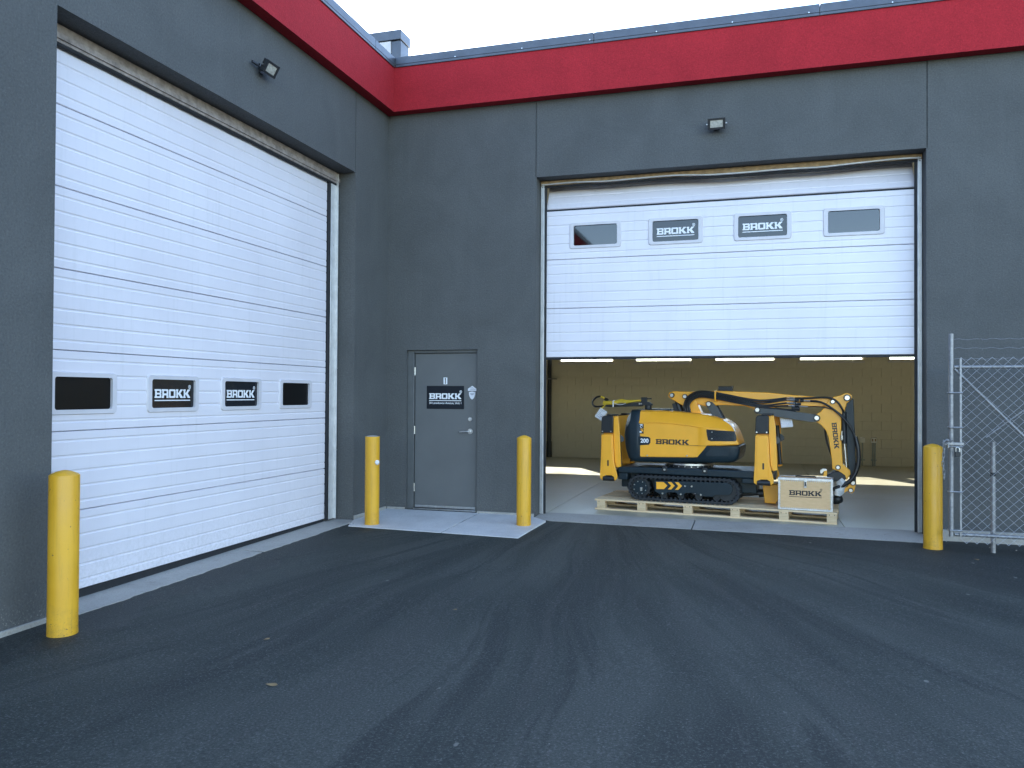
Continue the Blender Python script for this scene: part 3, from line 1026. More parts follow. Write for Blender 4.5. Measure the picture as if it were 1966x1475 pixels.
# ================================================================== wall floodlights
def floodlight(name, loc, rz, tilt, label, big):
    o = tag(empty(name, loc, rz), label, 'wall light', 'wall floodlights')
    MB().box(-0.035, -0.02, -0.05, 0.035, -0.001, 0.05).build('mounting_plate', 'light_black', o, None, 0.004)
    c_, s_ = math.cos(tilt), math.sin(tilt)
    # head in its own frame: x wide, n lens normal, q up the lens
    n_ = Vector((0, -c_, -s_))
    q_ = Vector((0, -s_, c_))
    ctr = Vector((0, -0.105, 0.0))
    x_ = Vector((1, 0, 0))
    w, h = 0.105, 0.066
    MB().obox(ctr, x_ * w, n_ * 0.022, q_ * h).build('housing', 'light_black', o, None, 0.006)
    fr = MB()
    for sx in (-1, 1):
        fr.obox(ctr + n_ * 0.026 + x_ * sx * (w - 0.014), x_ * 0.014, n_ * 0.008, q_ * h)
    for sy in (-1, 1):
        fr.obox(ctr + n_ * 0.026 + q_ * sy * (h - 0.011), x_ * (w - 0.0285), n_ * 0.0078, q_ * 0.011)
    fr.build('bezel', 'light_black', o)
    MB().obox(ctr + n_ * 0.026, x_ * (w - 0.030), n_ * 0.002, q_ * (h - 0.024)).build('lens', 'light_lens', o)
    MB().cyl((0, -0.02, 0), (0, -0.085, 0), 0.018, 12).build('swivel', 'light_black', o, 40)
    for sx in (-1, 1):
        MB().cyl(ctr + x_ * sx * w, ctr + x_ * sx * (w + 0.018), 0.009, 10).build('knob', 'steel', o, 40)
    if big:
        MB().box(-0.20, -0.050, -0.012, -0.106, -0.030, 0.014).box(-0.105, -0.042, -0.006, -0.034, -0.030, 0.006).build('sensor_arm', 'light_black', o, None, 0.004)
    return o


floodlight('floodlight', (4.445, 0, 4.91), 0, rad(18), 'small black floodlight above the half raised right bay door', False)
floodlight('floodlight', (0.0, -3.03, 4.93), rad(90), rad(30), 'black floodlight with side sensor above the closed left bay door', True)


# ================================================================== bollards
def bollard(x, y, zb_, h, r, top, label, knob=False):
    o = tag(empty('bollard', (x, y, zb_)), label, 'bollard', 'yellow steel bollards')
    prof = [(r, -0.05), (r * 1.012, 0.0), (r, 0.03), (r, h)]
    if top == 'dome':
        prof += [(r * 0.985, h + 0.004)]
        cap = [(r * 0.98, h + 0.004), (r * 0.85, h + 0.014), (r * 0.5, h + 0.028), (r * 0.2, h + 0.036), (0.004, h + 0.038)]
    else:
        prof += [(r * 0.93, h + 0.001)]
        cap = [(r * 0.92, h + 0.0015), (r * 0.6, h + 0.010), (0.004, h + 0.014)]
    MB().lathe(prof, n=40).build('post', 'bollard_yellow', o, 40)
    MB().lathe(cap, n=40).build('cap', 'bollard_yellow' if top == 'dome' else 'concrete_sill', o, 40)
    if knob:
        MB().lathe([(0.030, 0.0), (0.032, 0.008), (0.024, 0.02), (0.004, 0.026)], n=16).build('push_button', 'tag_paper', o, 50)
        k_ = o.children[-1]
        k_.rotation_euler = (0, rad(90), rad(-25))
        k_.location = (r * 0.90, -r * 0.42, 0.765)
    return o


bollard(0.335, -5.748, gz(.335, -5.75), 1.085, 0.0965, 'dome', 'yellow bollard nearest the viewer, in front of the left bay door')
bollard(0.383, -1.182, -0.020, 1.080, 0.0885, 'flat', 'flat topped yellow bollard with a white button, left of the grey personnel door', True)
bollard(2.187, -0.690, -0.012, 1.062, 0.0885, 'dome', 'yellow bollard between the grey personnel door and the open bay')
bollard(6.728, -0.595, gz(6.7, -.6), 1.085, 0.094, 'dome', 'yellow bollard between the open bay and the chain-link gate')

# ================================================================== chain-link gate
GX, GY = 6.862, -0.80
gt = tag(empty('chain_link_gate', (GX, GY, 0)), 'galvanised chain-link gate with barbed wire strands at the right edge', 'gate')
GW = 2.6
MB().cyl((0, 0, 0.13), (0, 0, 2.25), 0.024, 16).build('upright', 'galvanised', gt, 40)
MB().cyl((GW, 0, 0.13), (GW, 0, 2.25), 0.024, 16).build('upright', 'galvanised', gt, 40)
MB().cyl((0.028, 0, 1.90), (GW - 0.028, 0, 1.90), 0.019, 14).build('rail', 'galvanised', gt, 40)
MB().cyl((0.028, 0, 0.155), (GW - 0.028, 0, 0.155), 0.019, 14).build('rail', 'galvanised', gt, 40)
MB().cyl((0.03, -0.004, 1.88), (1.60, -0.004, 0.17), 0.015, 12).build('brace', 'galvanised', gt, 40)
MB().box(0.072, -0.040, 0.14, 0.092, -0.032, 1.99).build('tension_bar', 'galvanised', gt, None, 0.002)
for z in (1.63, 1.27, 1.07, 0.60, 0.20):
    MB().tube([(-0.034, 0.0, z), (-0.02, -0.036, z), (0.03, -0.036, z), (0.10, -0.0445, z)], 0.009, 8).build('clamp_band', 'galvanised', gt, 40)
for z in (2.19, 2.095, 1.985):
    pts = [(0.03 + i * (GW - 0.06) / 60, 0, z + 0.006 * math.sin(i * 1.7) + random.uniform(-.003, .003)) for i in range(61)]
    w_ = MB().tube(pts, 0.0026, 5)
    for i in range(6, 60, 9):
        q = Vector(pts[i])
        w_.tube([q + Vector((-0.01, -0.012, 0.012)), q + Vector((0.01, 0.012, -0.012))], 0.0022, 4)
    w_.build('barbed_wire', 'galvanised', gt)
# woven mesh: zigzag wires interlocking in pairs
pitch, zt, zb_ = 0.048, 2.0, 0.06
nrow = int((zt - zb_) / (pitch * 0.98))
wires = MB()
ncol = int((GW - 0.09) / pitch)
for cI in range(ncol):
    x0 = 0.085 + cI * pitch
    pts = []
    s0_ = 1 if cI % 2 == 0 else 1
    for r_ in range(nrow + 1):
        z = zt - r_ * pitch * 0.98
        x = x0 + (pitch * 1.04 if ((r_ + cI) % 2) else -pitch * 0.04)
        yy = -0.036 + (0.004 if ((r_ + cI) % 2) else -0.004)
        pts.append((x + random.uniform(-.0015, .0015), yy, z))
    wires.tube(pts, 0.0029, 4, False)
tag(wires.build('mesh_fabric', 'mesh_wire', gt), kind='stuff')
rod = MB()
rod.tube([(0.32 + 0.012 * math.sin(i * 1.6), -0.05 + 0.008 * math.cos(i * 1.6), 1.17 + i * 0.0) if False else (0.31 + i * 0.02, -0.052 + 0.006 * math.cos(i * 1.3), 1.172 + i * 0.0167 + 0.006 * math.sin(i * 1.3)) for i in range(60)], 0.0035, 6)
rod.tube([(0.31 + i * 0.02, -0.052 - 0.006 * math.cos(i * 1.3), 1.172 + i * 0.0167 - 0.006 * math.sin(i * 1.3)) for i in range(60)], 0.0035, 6)
rod.build('twisted_tie_wire', 'galvanised', gt, 50)
# latch fork, chain and padlock hanging on the upright
MB().box(-0.075, -0.05, 1.085, 0.11, -0.036, 1.115).box(-0.045, -0.062, 1.055, -0.030, -0.036, 1.145).build('latch', 'galvanised', gt, None, 0.003)
ch = tag(empty('chain', (GX - 0.085, GY - 0.06, 1.13)), 'short galvanised chain hanging from the gate latch', 'chain')


def chain_link(parent, c, rz, L=0.030, W=0.011, r=0.0036, tiltx=0.0):
    pts = []
    for i in range(17):
        a = 2 * math.pi * i / 16
        pts.append((W * math.cos(a), 0, (L - W) * (1 if math.sin(a) > 0 else -1) * (abs(math.sin(a)) > 0.01) + W * math.sin(a)))
    o = MB().tube(pts, r, 6, False).build('link', 'galvanised', parent, 60)
    o.location = c
    o.rotation_euler = (tiltx, 0, rz)
    return o


for i in range(9):
    chain_link(ch, (0.006 * math.sin(i), 0, -0.02 - i * 0.046 / 1.05), rad(20 if i % 2 else 100))
for i in range(4):
    chain_link(ch, (0.012 + i * 0.018, -0.006, 0.0 - 0.012 * math.sin(i)), rad(20 if i % 2 else 100), tiltx=0.9)
pd = tag(empty('padlock', (GX + 0.045, GY - 0.066, 1.02)), 'black padlock with steel shackle on the chain-link gate latch', 'padlock')
MB().box(-0.026, -0.012, -0.05, 0.026, 0.012, 0.0).build('body', 'robot_black', pd, None, 0.005)
MB().tube([(-0.016, 0, 0)] + [(-0.016 * math.cos(a), 0, 0.03 + 0.016 * math.sin(a)) for a in [math.pi * i / 8 for i in range(9)]] + [(0.016, 0, 0)], 0.005, 8).build('shackle', 'steel', pd, 50)
ps = tag(empty('gate_stop_post', (7.288, -0.645, gz(7.3, -.65))), 'short galvanised pipe post standing behind the chain-link mesh', 'post')
MB().cyl((0, 0, -0.05), (0, 0, 1.16), 0.024, 16).build('pipe', 'galvanised', ps, 40)
MB().lathe([(0.025, 0), (0.029, 0.01), (0.029, 0.03), (0.025, 0.04)], (0, 0, 0.80), 16).build('collar', 'light_black', ps, 40)

# ================================================================== things on the rear wall of the hall
for x, w, n_, lab in ((7.275, 0.11, 1, 'blank grey electrical box on the rear block wall, left of the outlet box'), (7.515, 0.12, 2, 'outlet box with two sockets on the rear block wall')):
    o = tag(empty('electrical_box', (x, 9.747, 0.0)), lab, 'electrical box', 'electrical boxes on the rear wall')
    MB().box(-w / 2, -0.055, 0.53, w / 2, 0, 0.65).build('box', 'grey_box', o, None, 0.006)
    for k in range(n_):
        xo = (k - (n_ - 1) / 2) * 0.045
        MB().cyl((xo, -0.025, 0.0), (xo, -0.025, 0.53), 0.016, 10).build('conduit', 'conduit', o, 40)
    for z in (0.12,):
        MB().box(-w / 2, -0.012, z, w / 2, -0.001, z + 0.03).build('strap', 'conduit', o)
    if n_ == 2:
        for s in (-1, 1):
            MB().box(s * 0.03 - 0.014, -0.058, 0.565, s * 0.03 + 0.014, -0.0555, 0.62).build('socket', 'tan_wood', o)
o = tag(empty('drain_pipe', (-0.10, 9.68, 0)), 'dark vertical drain pipe on the rear wall by the left jamb', 'pipe')
MB().cyl((0, 0, 0.30), (0, 0, 5.7), 0.055, 14).build('pipe', 'pipe_dark', o, 40)
MB().cyl((0, 0, 0.0), (0, 0, 0.40), 0.068, 14).build('lower_sleeve', 'pipe_dark', o, 40)
MB().box(-0.07, -0.06, 1.98, 0.18, 0.066, 2.00).build('bracket', 'galvanised', o)

# ================================================================== pallet
O_ = (2.775, 0.85, 0.0)
RZ = math.atan2(-0.114, 0.9935)
pal = tag(empty('pallet', O_, RZ), 'long pale timber pallet under the yellow machine', 'pallet')
PLN, PD = 3.118, 1.12
# bottom boards (along the length), blocks, cross stringers, deck boards along the length
for v0 in (0.0, 0.50, 1.02):
    MB().box(0, v0, 0.0, PLN, v0 + 0.10, 0.022).build('bottom_board', 'pallet_wood', pal, None, 0.002)
first = None
for u in (0.03, 0.60, 1.225, 1.835, 2.435, 3.0):
    for v0 in (0.002, 0.505, 1.022):
        if first is None:
            first = MB().box(0, 0, 0, 0.115, 0.094, 0.078).build('block', 'pallet_wood', pal, None, 0.002)
            first.location = (u, v0, 0.0225)
        else:
            inst(first, 'block', pal, (u, v0, 0.0225))
    MB().box(u - 0.002, 0.001, 0.101, u + 0.113, PD - 0.001, 0.124).build('cross_board', 'pallet_wood', pal, None, 0.002)
v0 = 0.0
wd = [0.098, 0.090, 0.104, 0.094, 0.098, 0.090, 0.098, 0.094, 0.10]
gap = (PD - sum(wd)) / (len(wd) - 1)
for i, w in enumerate(wd):
    MB().box(-0.002, v0, 0.1245, PLN + 0.002, v0 + w, 0.1485 + random.uniform(0, .002)).build('deck_board', 'pallet_wood', pal, None, 0.002)
    v0 += w + gap
DK = 0.1510
nail = MB().cyl((0, 0, 0), (0, -0.0012, 0), 0.006, 8).build('nail', 'robot_black', pal)
nail.location = (0.06, -0.0002, 0.113)
for u in (0.63, 0.68, 1.25, 1.31, 1.86, 1.92, 2.46, 2.52, 3.03, 3.09):
    inst(nail, 'nail', pal, (u, 0.0006, 0.110 + random.uniform(-.004, .006)))

# ================================================================== demolition robot
rob = tag(empty('demolition_robot', O_, RZ), 'yellow and charcoal tracked demolition robot with folded arm on the pallet', 'machine')
Y, DKM, BK = 'robot_yellow', 'robot_dark', 'robot_black'
CV = 0.45                                   # centre line (depth) of the machine


def bolts(parent, pts, v, r=0.013, mat='steel', dpt=0.010, name='bolt'):
    f_ = MB().cyl((0, 0.002, 0), (0, -dpt, 0), r, 10, r * 0.8).build(name, mat, parent, 50)
    f_.location = (pts[0][0], v, pts[0][1])
    for p_ in pts[1:]:
        inst(f_, name, parent, (p_[0], v, p_[1]))


# --- tracks
TL, TR, TW, RR = 0.622, 1.776, DK + 0.177, 0.165


def stadium(r, step=0.03):
    pts = []
    n = int((TR - TL) / step)
    for i in range(n):
        pts.append(((TL + (TR - TL) * i / n), TW - r, 0, -1))
    k = int(math.pi * RR / step)
    for i in range(k):
        a = -math.pi / 2 + math.pi * i / k
        pts.append((TR + r * math.cos(a), TW + r * math.sin(a), math.cos(a), math.sin(a)))
    for i in range(n):
        pts.append((TR - (TR - TL) * i / n, TW + r, 0, 1))
    for i in range(k):
        a = math.pi / 2 + math.pi * i / k
        pts.append((TL + r * math.cos(a), TW + r * math.sin(a), math.cos(a), math.sin(a)))
    return pts


def track(v0, v1, out):
    o = empty('track')
    o.parent = rob
    mb = MB()
    ou, inn = stadium(RR), stadium(RR - 0.028)
    n = len(ou)
    k = len(mb.v)
    for lst, v in ((ou, v0), (ou, v1), (inn, v1), (inn, v0)):
        mb.v += [(q[0], v, q[1]) for q in lst]
    for s in range(4):
        for i in range(n):
            j = (i + 1) % n
            mb.f.append((k + s * n + i, k + s * n + j, k + ((s + 1) % 4) * n + j, k + ((s + 1) % 4) * n + i))
    # lugs outside, guide teeth inside
    for i in range(0, n, 2):
        a, c_ = ou[i], ou[(i + 1) % n]
        t_ = Vector((c_[0] - a[0], 0, c_[1] - a[1])).normalized()
        nn = Vector((a[2], 0, a[3]))
        mb.obox(Vector((a[0], (v0 + v1) / 2, a[1])) + nn * 0.005, t_ * 0.013, Vector((0, (v1 - v0) / 2 - 0.004, 0)), nn * 0.007)
        q = inn[i]
        mb.obox(Vector((q[0], v0 + 0.02, q[1])) - nn * 0.010, t_ * 0.011, Vector((0, 0.016, 0)), nn * 0.012)
    mb.build('belt', 'track_rubber', o)
    f = v0 if out < 0 else v1
    s = 1 if out < 0 else -1
    sp = MB().cyl((TL, f + s * 0.03, TW), (TL, f + s * 0.20, TW), 0.132, 28)
    for i in range(12):
        a = 2 * math.pi * i / 12
        sp.obox((TL + 0.125 * math.cos(a), f + s * 0.06, TW + 0.125 * math.sin(a)), (0.012 * -math.sin(a), 0, 0.012 * math.cos(a)), (0, 0.022, 0), (0.022 * math.cos(a), 0, 0.022 * math.sin(a)))
    sp.build('sprocket', BK, o, 40)
    MB().cyl((TL, f + s * 0.005, TW), (TL, f + s * 0.03, TW), 0.100, 28).cyl((TL, f - s * 0.012, TW), (TL, f + s * 0.005, TW), 0.055, 20).build('hub', DKM, o, 40)
    MB().box(TL + 0.005, f - s * 0.018, TW - 0.045, TL + 0.035, f - s * 0.010, TW + 0.005).build('plug', 'steel', o, None, 0.003)
    MB().cyl((TR, f + s * 0.03, TW), (TR, f + s * 0.20, TW), 0.128, 28).build('idler', BK, o, 40)
    for i in range(4):
        MB().cyl((0.94 + i * 0.235, f + s * 0.03, TW - 0.09), (0.94 + i * 0.235, f + s * 0.2, TW - 0.09), 0.045, 16).build('roller', BK, o, 40)
    pl = [(0.824, 0.432), (1.785, 0.445), (1.825, 0.425), (1.850, 0.39), (1.850, 0.34), (1.830, 0.30), (1.800, 0.283), (1.633, 0.279), (1.600, 0.252), (1.434, 0.250),
          (1.375, 0.288), (1.245, 0.286), (1.205, 0.25), (1.180, 0.240), (1.150, 0.247), (1.105, 0.284), (1.005, 0.281), (0.965, 0.249), (0.935, 0.242), (0.900, 0.247), (0.845, 0.280), (0.824, 0.283)]
    fr = MB().prism(pl, f + s * 0.004, f + s * 0.19, 'y').build('track_frame', DKM, o, None, 0.004)
    if out < 0:
        vv = f + 0.0005
        for poly in ([(0.847, 0.414), (0.947, 0.418), (0.999, 0.371), (0.952, 0.322), (0.848, 0.318)],
                     [(1.003, 0.420), (1.05, 0.423), (1.097, 0.375), (1.051, 0.323), (1.003, 0.320), (1.050, 0.373)],
                     [(1.100, 0.422), (1.148, 0.424), (1.194, 0.376), (1.149, 0.324), (1.102, 0.321), (1.146, 0.374)]):
            MB().prism(poly, vv, vv + 0.002, 'y').build('chevron', Y, o)
        bolts(o, [(1.236, 0.377), (1.324, 0.377), (0.932, 0.262), (1.18, 0.265), (1.443, 0.272)], f + 0.002, 0.014)
        bolts(o, [(TL + 0.085 * math.cos(a), TW + 0.085 * math.sin(a)) for a in [rad(20 + 45 * i) for i in range(8)]], f + 0.004, 0.009)
    return o


track(0.06, 0.27, -1)
track(0.63, 0.84, 1)
# --- chassis, slew ring
ch = MB().box(0.30, 0.29, 0.30, 2.13, 0.61, 0.512)
ch.build('chassis_beam', DKM, rob, None, 0.01)
MB().prism([(0.305, 0.515), (0.305, 0.585), (0.34, 0.600), (2.09, 0.612), (2.125, 0.597), (2.125, 0.515)], 0.085, 0.815, 'y').build('chassis_deck', DKM, rob, None, 0.012)
MB().box(0.305, 0.10, 0.42, 0.435, 0.80, 0.513).build('chassis_end', DKM, rob, None, 0.01)
MB().box(1.965, 0.10, 0.445, 2.125, 0.80, 0.513).build('chassis_end', DKM, rob, None, 0.01)
sl = MB().cyl((1.22, CV, 0.604), (1.22, CV, 0.645), 0.32, 40).build('slew_ring', BK, rob, 40)
MB().cyl((1.22, CV, 0.6455), (1.22, CV, 0.668), 0.335, 40).build('bearing_race', 'steel', sl, 40)
for i in range(24):
    a = 2 * math.pi * i / 24
    o = MB().cyl((1.22 + 0.321 * math.cos(a), CV + 0.321 * math.sin(a), 0.628), (1.22 + 0.330 * math.cos(a), CV + 0.330 * math.sin(a), 0.628), 0.008, 8).build('bolt', 'steel', sl)
for u in (0.955, 1.49):
    MB().box(u - 0.035, 0.078, 0.555, u + 0.035, 0.30, 0.628).build('slew_bracket', BK, rob, None, 0.006)
bolts(rob, [(0.955, 0.585), (1.49, 0.588)], 0.0775, 0.017)
# --- body: cowl and hood lofted along the length


def loft(stations, name, mat, ang=32):
    mb = MB()
    n = len(stations[0])
    for s in stations:
        mb.v += s
    for i in range(len(stations) - 1):
        for j in range(n):
            k = (j + 1) % n
            mb.f.append((i * n + j, i * n + k, (i + 1) * n + k, (i + 1) * n + j))
    mb.f.append(tuple(range(n - 1, -1, -1)))
    e = (len(stations) - 1) * n
    mb.f.append(tuple(range(e, e + n)))
    o = mb.build(name, mat, rob, ang)
    bm2 = bmesh.new()
    bm2.from_mesh(o.data)
    bmesh.ops.recalc_face_normals(bm2, faces=bm2.faces)
    bm2.to_mesh(o.data)
    bm2.free()
    return o


def interp(tab, u):
    for (a, x), (c_, y) in zip(tab[:-1], tab[1:]):
        if a <= u <= c_:
            return x + (y - x) * (u - a) / (c_ - a)
    return tab[0][1] if u < tab[0][0] else tab[-1][1]


HT = [(.596, 1.377), (.857, 1.376), (1.12, 1.362), (1.286, 1.350), (1.404, 1.338), (1.524, 1.318), (1.614, 1.297), (1.70, 1.268), (1.752, 1.243), (1.80, 1.208), (1.834, 1.172), (1.86, 1.125), (1.885, 1.06), (1.915, .97)]
HC = [(.596, 1.222), (.857, 1.231), (1.12, 1.214), (1.286, 1.197), (1.454, 1.172), (1.614, 1.160), (1.752, 1.142), (1.834, 1.105), (1.885, 1.03), (1.915, .955)]
HB = [(.596, .737), (1.392, .757), (1.524, .919), (1.915, .943)]
HWD = [(.596, .370), (1.65, .370), (1.752, .366), (1.834, .352), (1.885, .330), (1.915, .312)]
HTW = [(.596, .27), (1.4, .25), (1.7, .24), (1.834, .25), (1.915, .26)]
RC = [(.596, .010), (1.40, .010), (1.47, .0), (1.915, .0)]
sts = []
for u in [.596, .603, .72, .857, 1.0, 1.12, 1.2, 1.286, 1.36, 1.392, 1.43, 1.48, 1.524, 1.57, 1.614, 1.66, 1.70, 1.752, 1.78, 1.80, 1.82, 1.834, 1.86, 1.885, 1.902, 1.915]:
    t_, c_, b_, w, tw, rc = (interp(T, u) for T in (HT, HC, HB, HWD, HTW, RC))
    ins = 0.006 if u < .6 else 0.0
    c_ = max(c_, b_ + 0.006)
    t_ = max(t_, c_ + 0.006)
    half_ = [(w - rc - 0.012 - ins, b_), (w - rc - ins, b_ + min(.014, (c_ - b_) * .2)), (w - rc - ins, b_ + (c_ - b_) * 0.95), (w - ins, b_ + (c_ - b_) * 0.975), (w - ins, c_ - 0.002),
             (w - 0.014 - ins, c_ + (t_ - c_) * .10), (tw + 0.03 - ins, t_ - (t_ - c_) * .13), (tw - ins, t_ - ins), (tw - 0.06, t_ + 0.006 - ins)]
    ring_ = [(u, CV - y, z) for y, z in half_] + [(u, CV + y, z) for y, z in half_[::-1]]
    sts.append(ring_)
hood = loft(sts, 'hood', Y, 28)
CT = [(.381, 1.20), (.41, 1.288), (.474, 1.388), (.596, 1.392), (.612, 1.372), (.63, .93), (1.50, .93), (1.865, .938), (1.915, .936), (1.936, .925)]
CB = [(.381, .98), (.395, .87), (.42, .77), (.446, .710), (.49, .678), (.54, .668), (1.146, .676), (1.80, .703), (1.865, .716), (1.912, .756), (1.936, .83)]
CW = [(.381, .305), (.41, .335), (.474, .358), (.56, .3685), (.612, .362), (.63, .352), (1.36, .352), (1.40, .358), (1.53, .370), (1.80, .369), (1.865, .356), (1.912, .332), (1.936, .305)]
CTW = [(.381, .22), (.474, .262), (.612, .268), (.63, .32), (1.53, .36), (1.80, .36), (1.936, .28)]
sts = []
for u in [.381, .388, .395, .41, .43, .446, .474, .49, .52, .56, .596, .61, .612, .63, .8, 1.0, 1.2, 1.36, 1.40, 1.46, 1.53, 1.6, 1.7, 1.80, 1.84, 1.865, 1.89, 1.912, 1.926, 1.936]:
    t_, b_, w, tw = (interp(T, u) for T in (CT, CB, CW, CTW))
    sh_ = max(b_ + 0.02, t_ - (0.16 if u < .62 else 0.012))
    half_ = [(w - 0.09, b_), (w - 0.035, b_ + 0.008), (w - 0.010, b_ + 0.032), (w, min(b_ + 0.07, sh_ - .006)), (w, sh_), (tw + 0.02, t_ - 0.012), (tw - 0.02, t_)]
    half_ = [(max(.1, y), z) for y, z in half_]
    sts.append([(u, CV - y, z) for y, z in half_] + [(u, CV + y, z) for y, z in half_[::-1]])
cowl = loft(sts, 'cowl', DKM, 35)
vs_side = CV - 0.370 + 0.010
# side grille with slats
gp = [(1.513, 1.140), (1.868, 1.138), (1.888, 1.060), (1.893, 1.000), (1.880, .990), (1.565, .985), (1.535, .998), (1.520, 1.06)]
gr = MB()
gp3 = []


def side_v(u):
    return CV - interp(HWD, u)


GU = [1.513, 1.52, 1.535, 1.565, 1.62, 1.68, 1.73, 1.77, 1.80, 1.82, 1.834, 1.85, 1.868, 1.880, 1.888, 1.893]
GT = [(1.513, 1.140), (1.868, 1.120), (1.888, 1.060), (1.893, 1.010)]
GB = [(1.513, 1.110), (1.520, 1.06), (1.535, .998), (1.565, .985), (1.880, .990), (1.893, 1.000)]
for u in GU:
    for z in (interp(GB, u), interp(GT, u)):
        gr.v += [(u, side_v(u) - 0.005, z), (u, side_v(u) + 0.02, z)]
for i in range(len(GU) - 1):
    k = 4 * i
    gr.f += [(k, k + 4, k + 6, k + 2), (k + 2, k + 6, k + 7, k + 3), (k, k + 1, k + 5, k + 4)]
gr = gr.build('grille', BK, rob)
for i in range(8):
    z = 1.000 + i * 0.0165
    sb = MB()
    pts = [(1.53 + k * (1.865 - 1.53) / 8, z + 0.002) for k in range(9)]
    sb.tube([(q[0], side_v(q[0]) - 0.008, q[1]) for q in pts], 0.0042, 6)
    sb.build('slat', DKM, gr, 40)
bolts(gr, [(1.585, 1.105), (1.585, 1.02)], side_v(1.585) - 0.004, 0.008)
# front light strip wrapping the nose and the bumper recess
MB().tube([(1.715 + k * 0.03, CV - interp(HTW, 1.715 + k * .03) - 0.004, interp(HT, 1.715 + k * .03) + 0.003) for k in range(6)], 0.008, 6).build('trim_strip', 'print_white', rob, 50)
bp_ = [(1.500, .808), (1.562, .892), (1.575, .900), (1.800, .905), (1.812, .895), (1.800, .800), (1.790, .792), (1.510, .782)]
fr = MB()
bi = [(1.530, .810), (1.575, .875), (1.583, .880), (1.783, .885), (1.788, .880), (1.780, .815), (1.774, .810), (1.535, .802)]
ring(fr, bp_, bi, lambda u, d, z: (u, CV - 0.370 + d, z), 0.004, -0.004, 0.004)
fr.build('bumper_moulding', DKM, cowl, 40)
MB().prism(bi, CV - .3715, CV - .369, 'y').build('bumper_panel', DKM, cowl)
bolts(hood, [(0.715, 0.765), (1.254, 0.780)], vs_side + 0.002, 0.013)
MB().box(0.70, vs_side - 0.003, 0.775, 1.345, vs_side + 0.002, 0.783).build('side_seam', Y, hood)
# badge, pictograms and lettering
bd = MB().prism([(0.590, 1.027), (0.736, 1.018), (0.758, 1.0), (0.758, 0.942), (0.737, 0.913), (0.590, 0.901)], vs_side - 0.006, vs_side + 0.004, 'y').build('badge', DKM, rob, None, 0.002)
decal(text_mesh('200', 0.035), (0.622, vs_side - 0.0075, 0.937), (1, 0, 0), (0, 0, 1), 0.112, 0.060, 'badge_lettering', 'print_white', bd)
decal(LOGO_PLAIN, (0.831, vs_side - 0.0015, 0.925), (1, 0, 0), (0, 0, 1), 0.448, 0.068, 'logo_lettering', 'print_black', hood)
for z0, k in ((1.132, 0), (1.062, 1)):
    pc = MB().box(0.604, vs_side - 0.002, z0, 0.664, vs_side + 0.002, z0 + 0.064).build('pictogram', 'print_black', hood)
    if k == 0:
        MB().box(0.609, vs_side - 0.0035, z0 + .050, 0.650, vs_side - 0.0025, z0 + .059).build('mark', 'print_white', pc)
        MB().tube([(0.634 + .016 * math.cos(a), vs_side - .0035, z0 + .026 + .016 * math.sin(a)) for a in [i * math.pi / 6 for i in range(11)]], 0.004, 5).build('mark', 'print_white', pc)
    else:
        decal(([(0, 0), (.55, 0), (.55, .45), (0, .45)], [(0, 1, 2, 3)]), (0.609, vs_side - 0.0035, z0 + 0.012), (1, 0, 0), (0, 0, 1), 0.05, 0.05, 'mark', 'print_white', pc)
        decal(([(0.1, 1), (1, 1), (1, .3), (.7, .4)], [(3, 2, 1, 0)]), (0.612, vs_side - 0.0035, z0 + 0.012), (1, 0, 0), (0, 0, 1), 0.045, 0.045, 'mark', Y, pc)
# top fittings behind the hood edge
MB().box(0.66, 0.30, 1.375, 0.98, 0.60, 1.398).build('top_hatch', DKM, rob, None, 0.006)


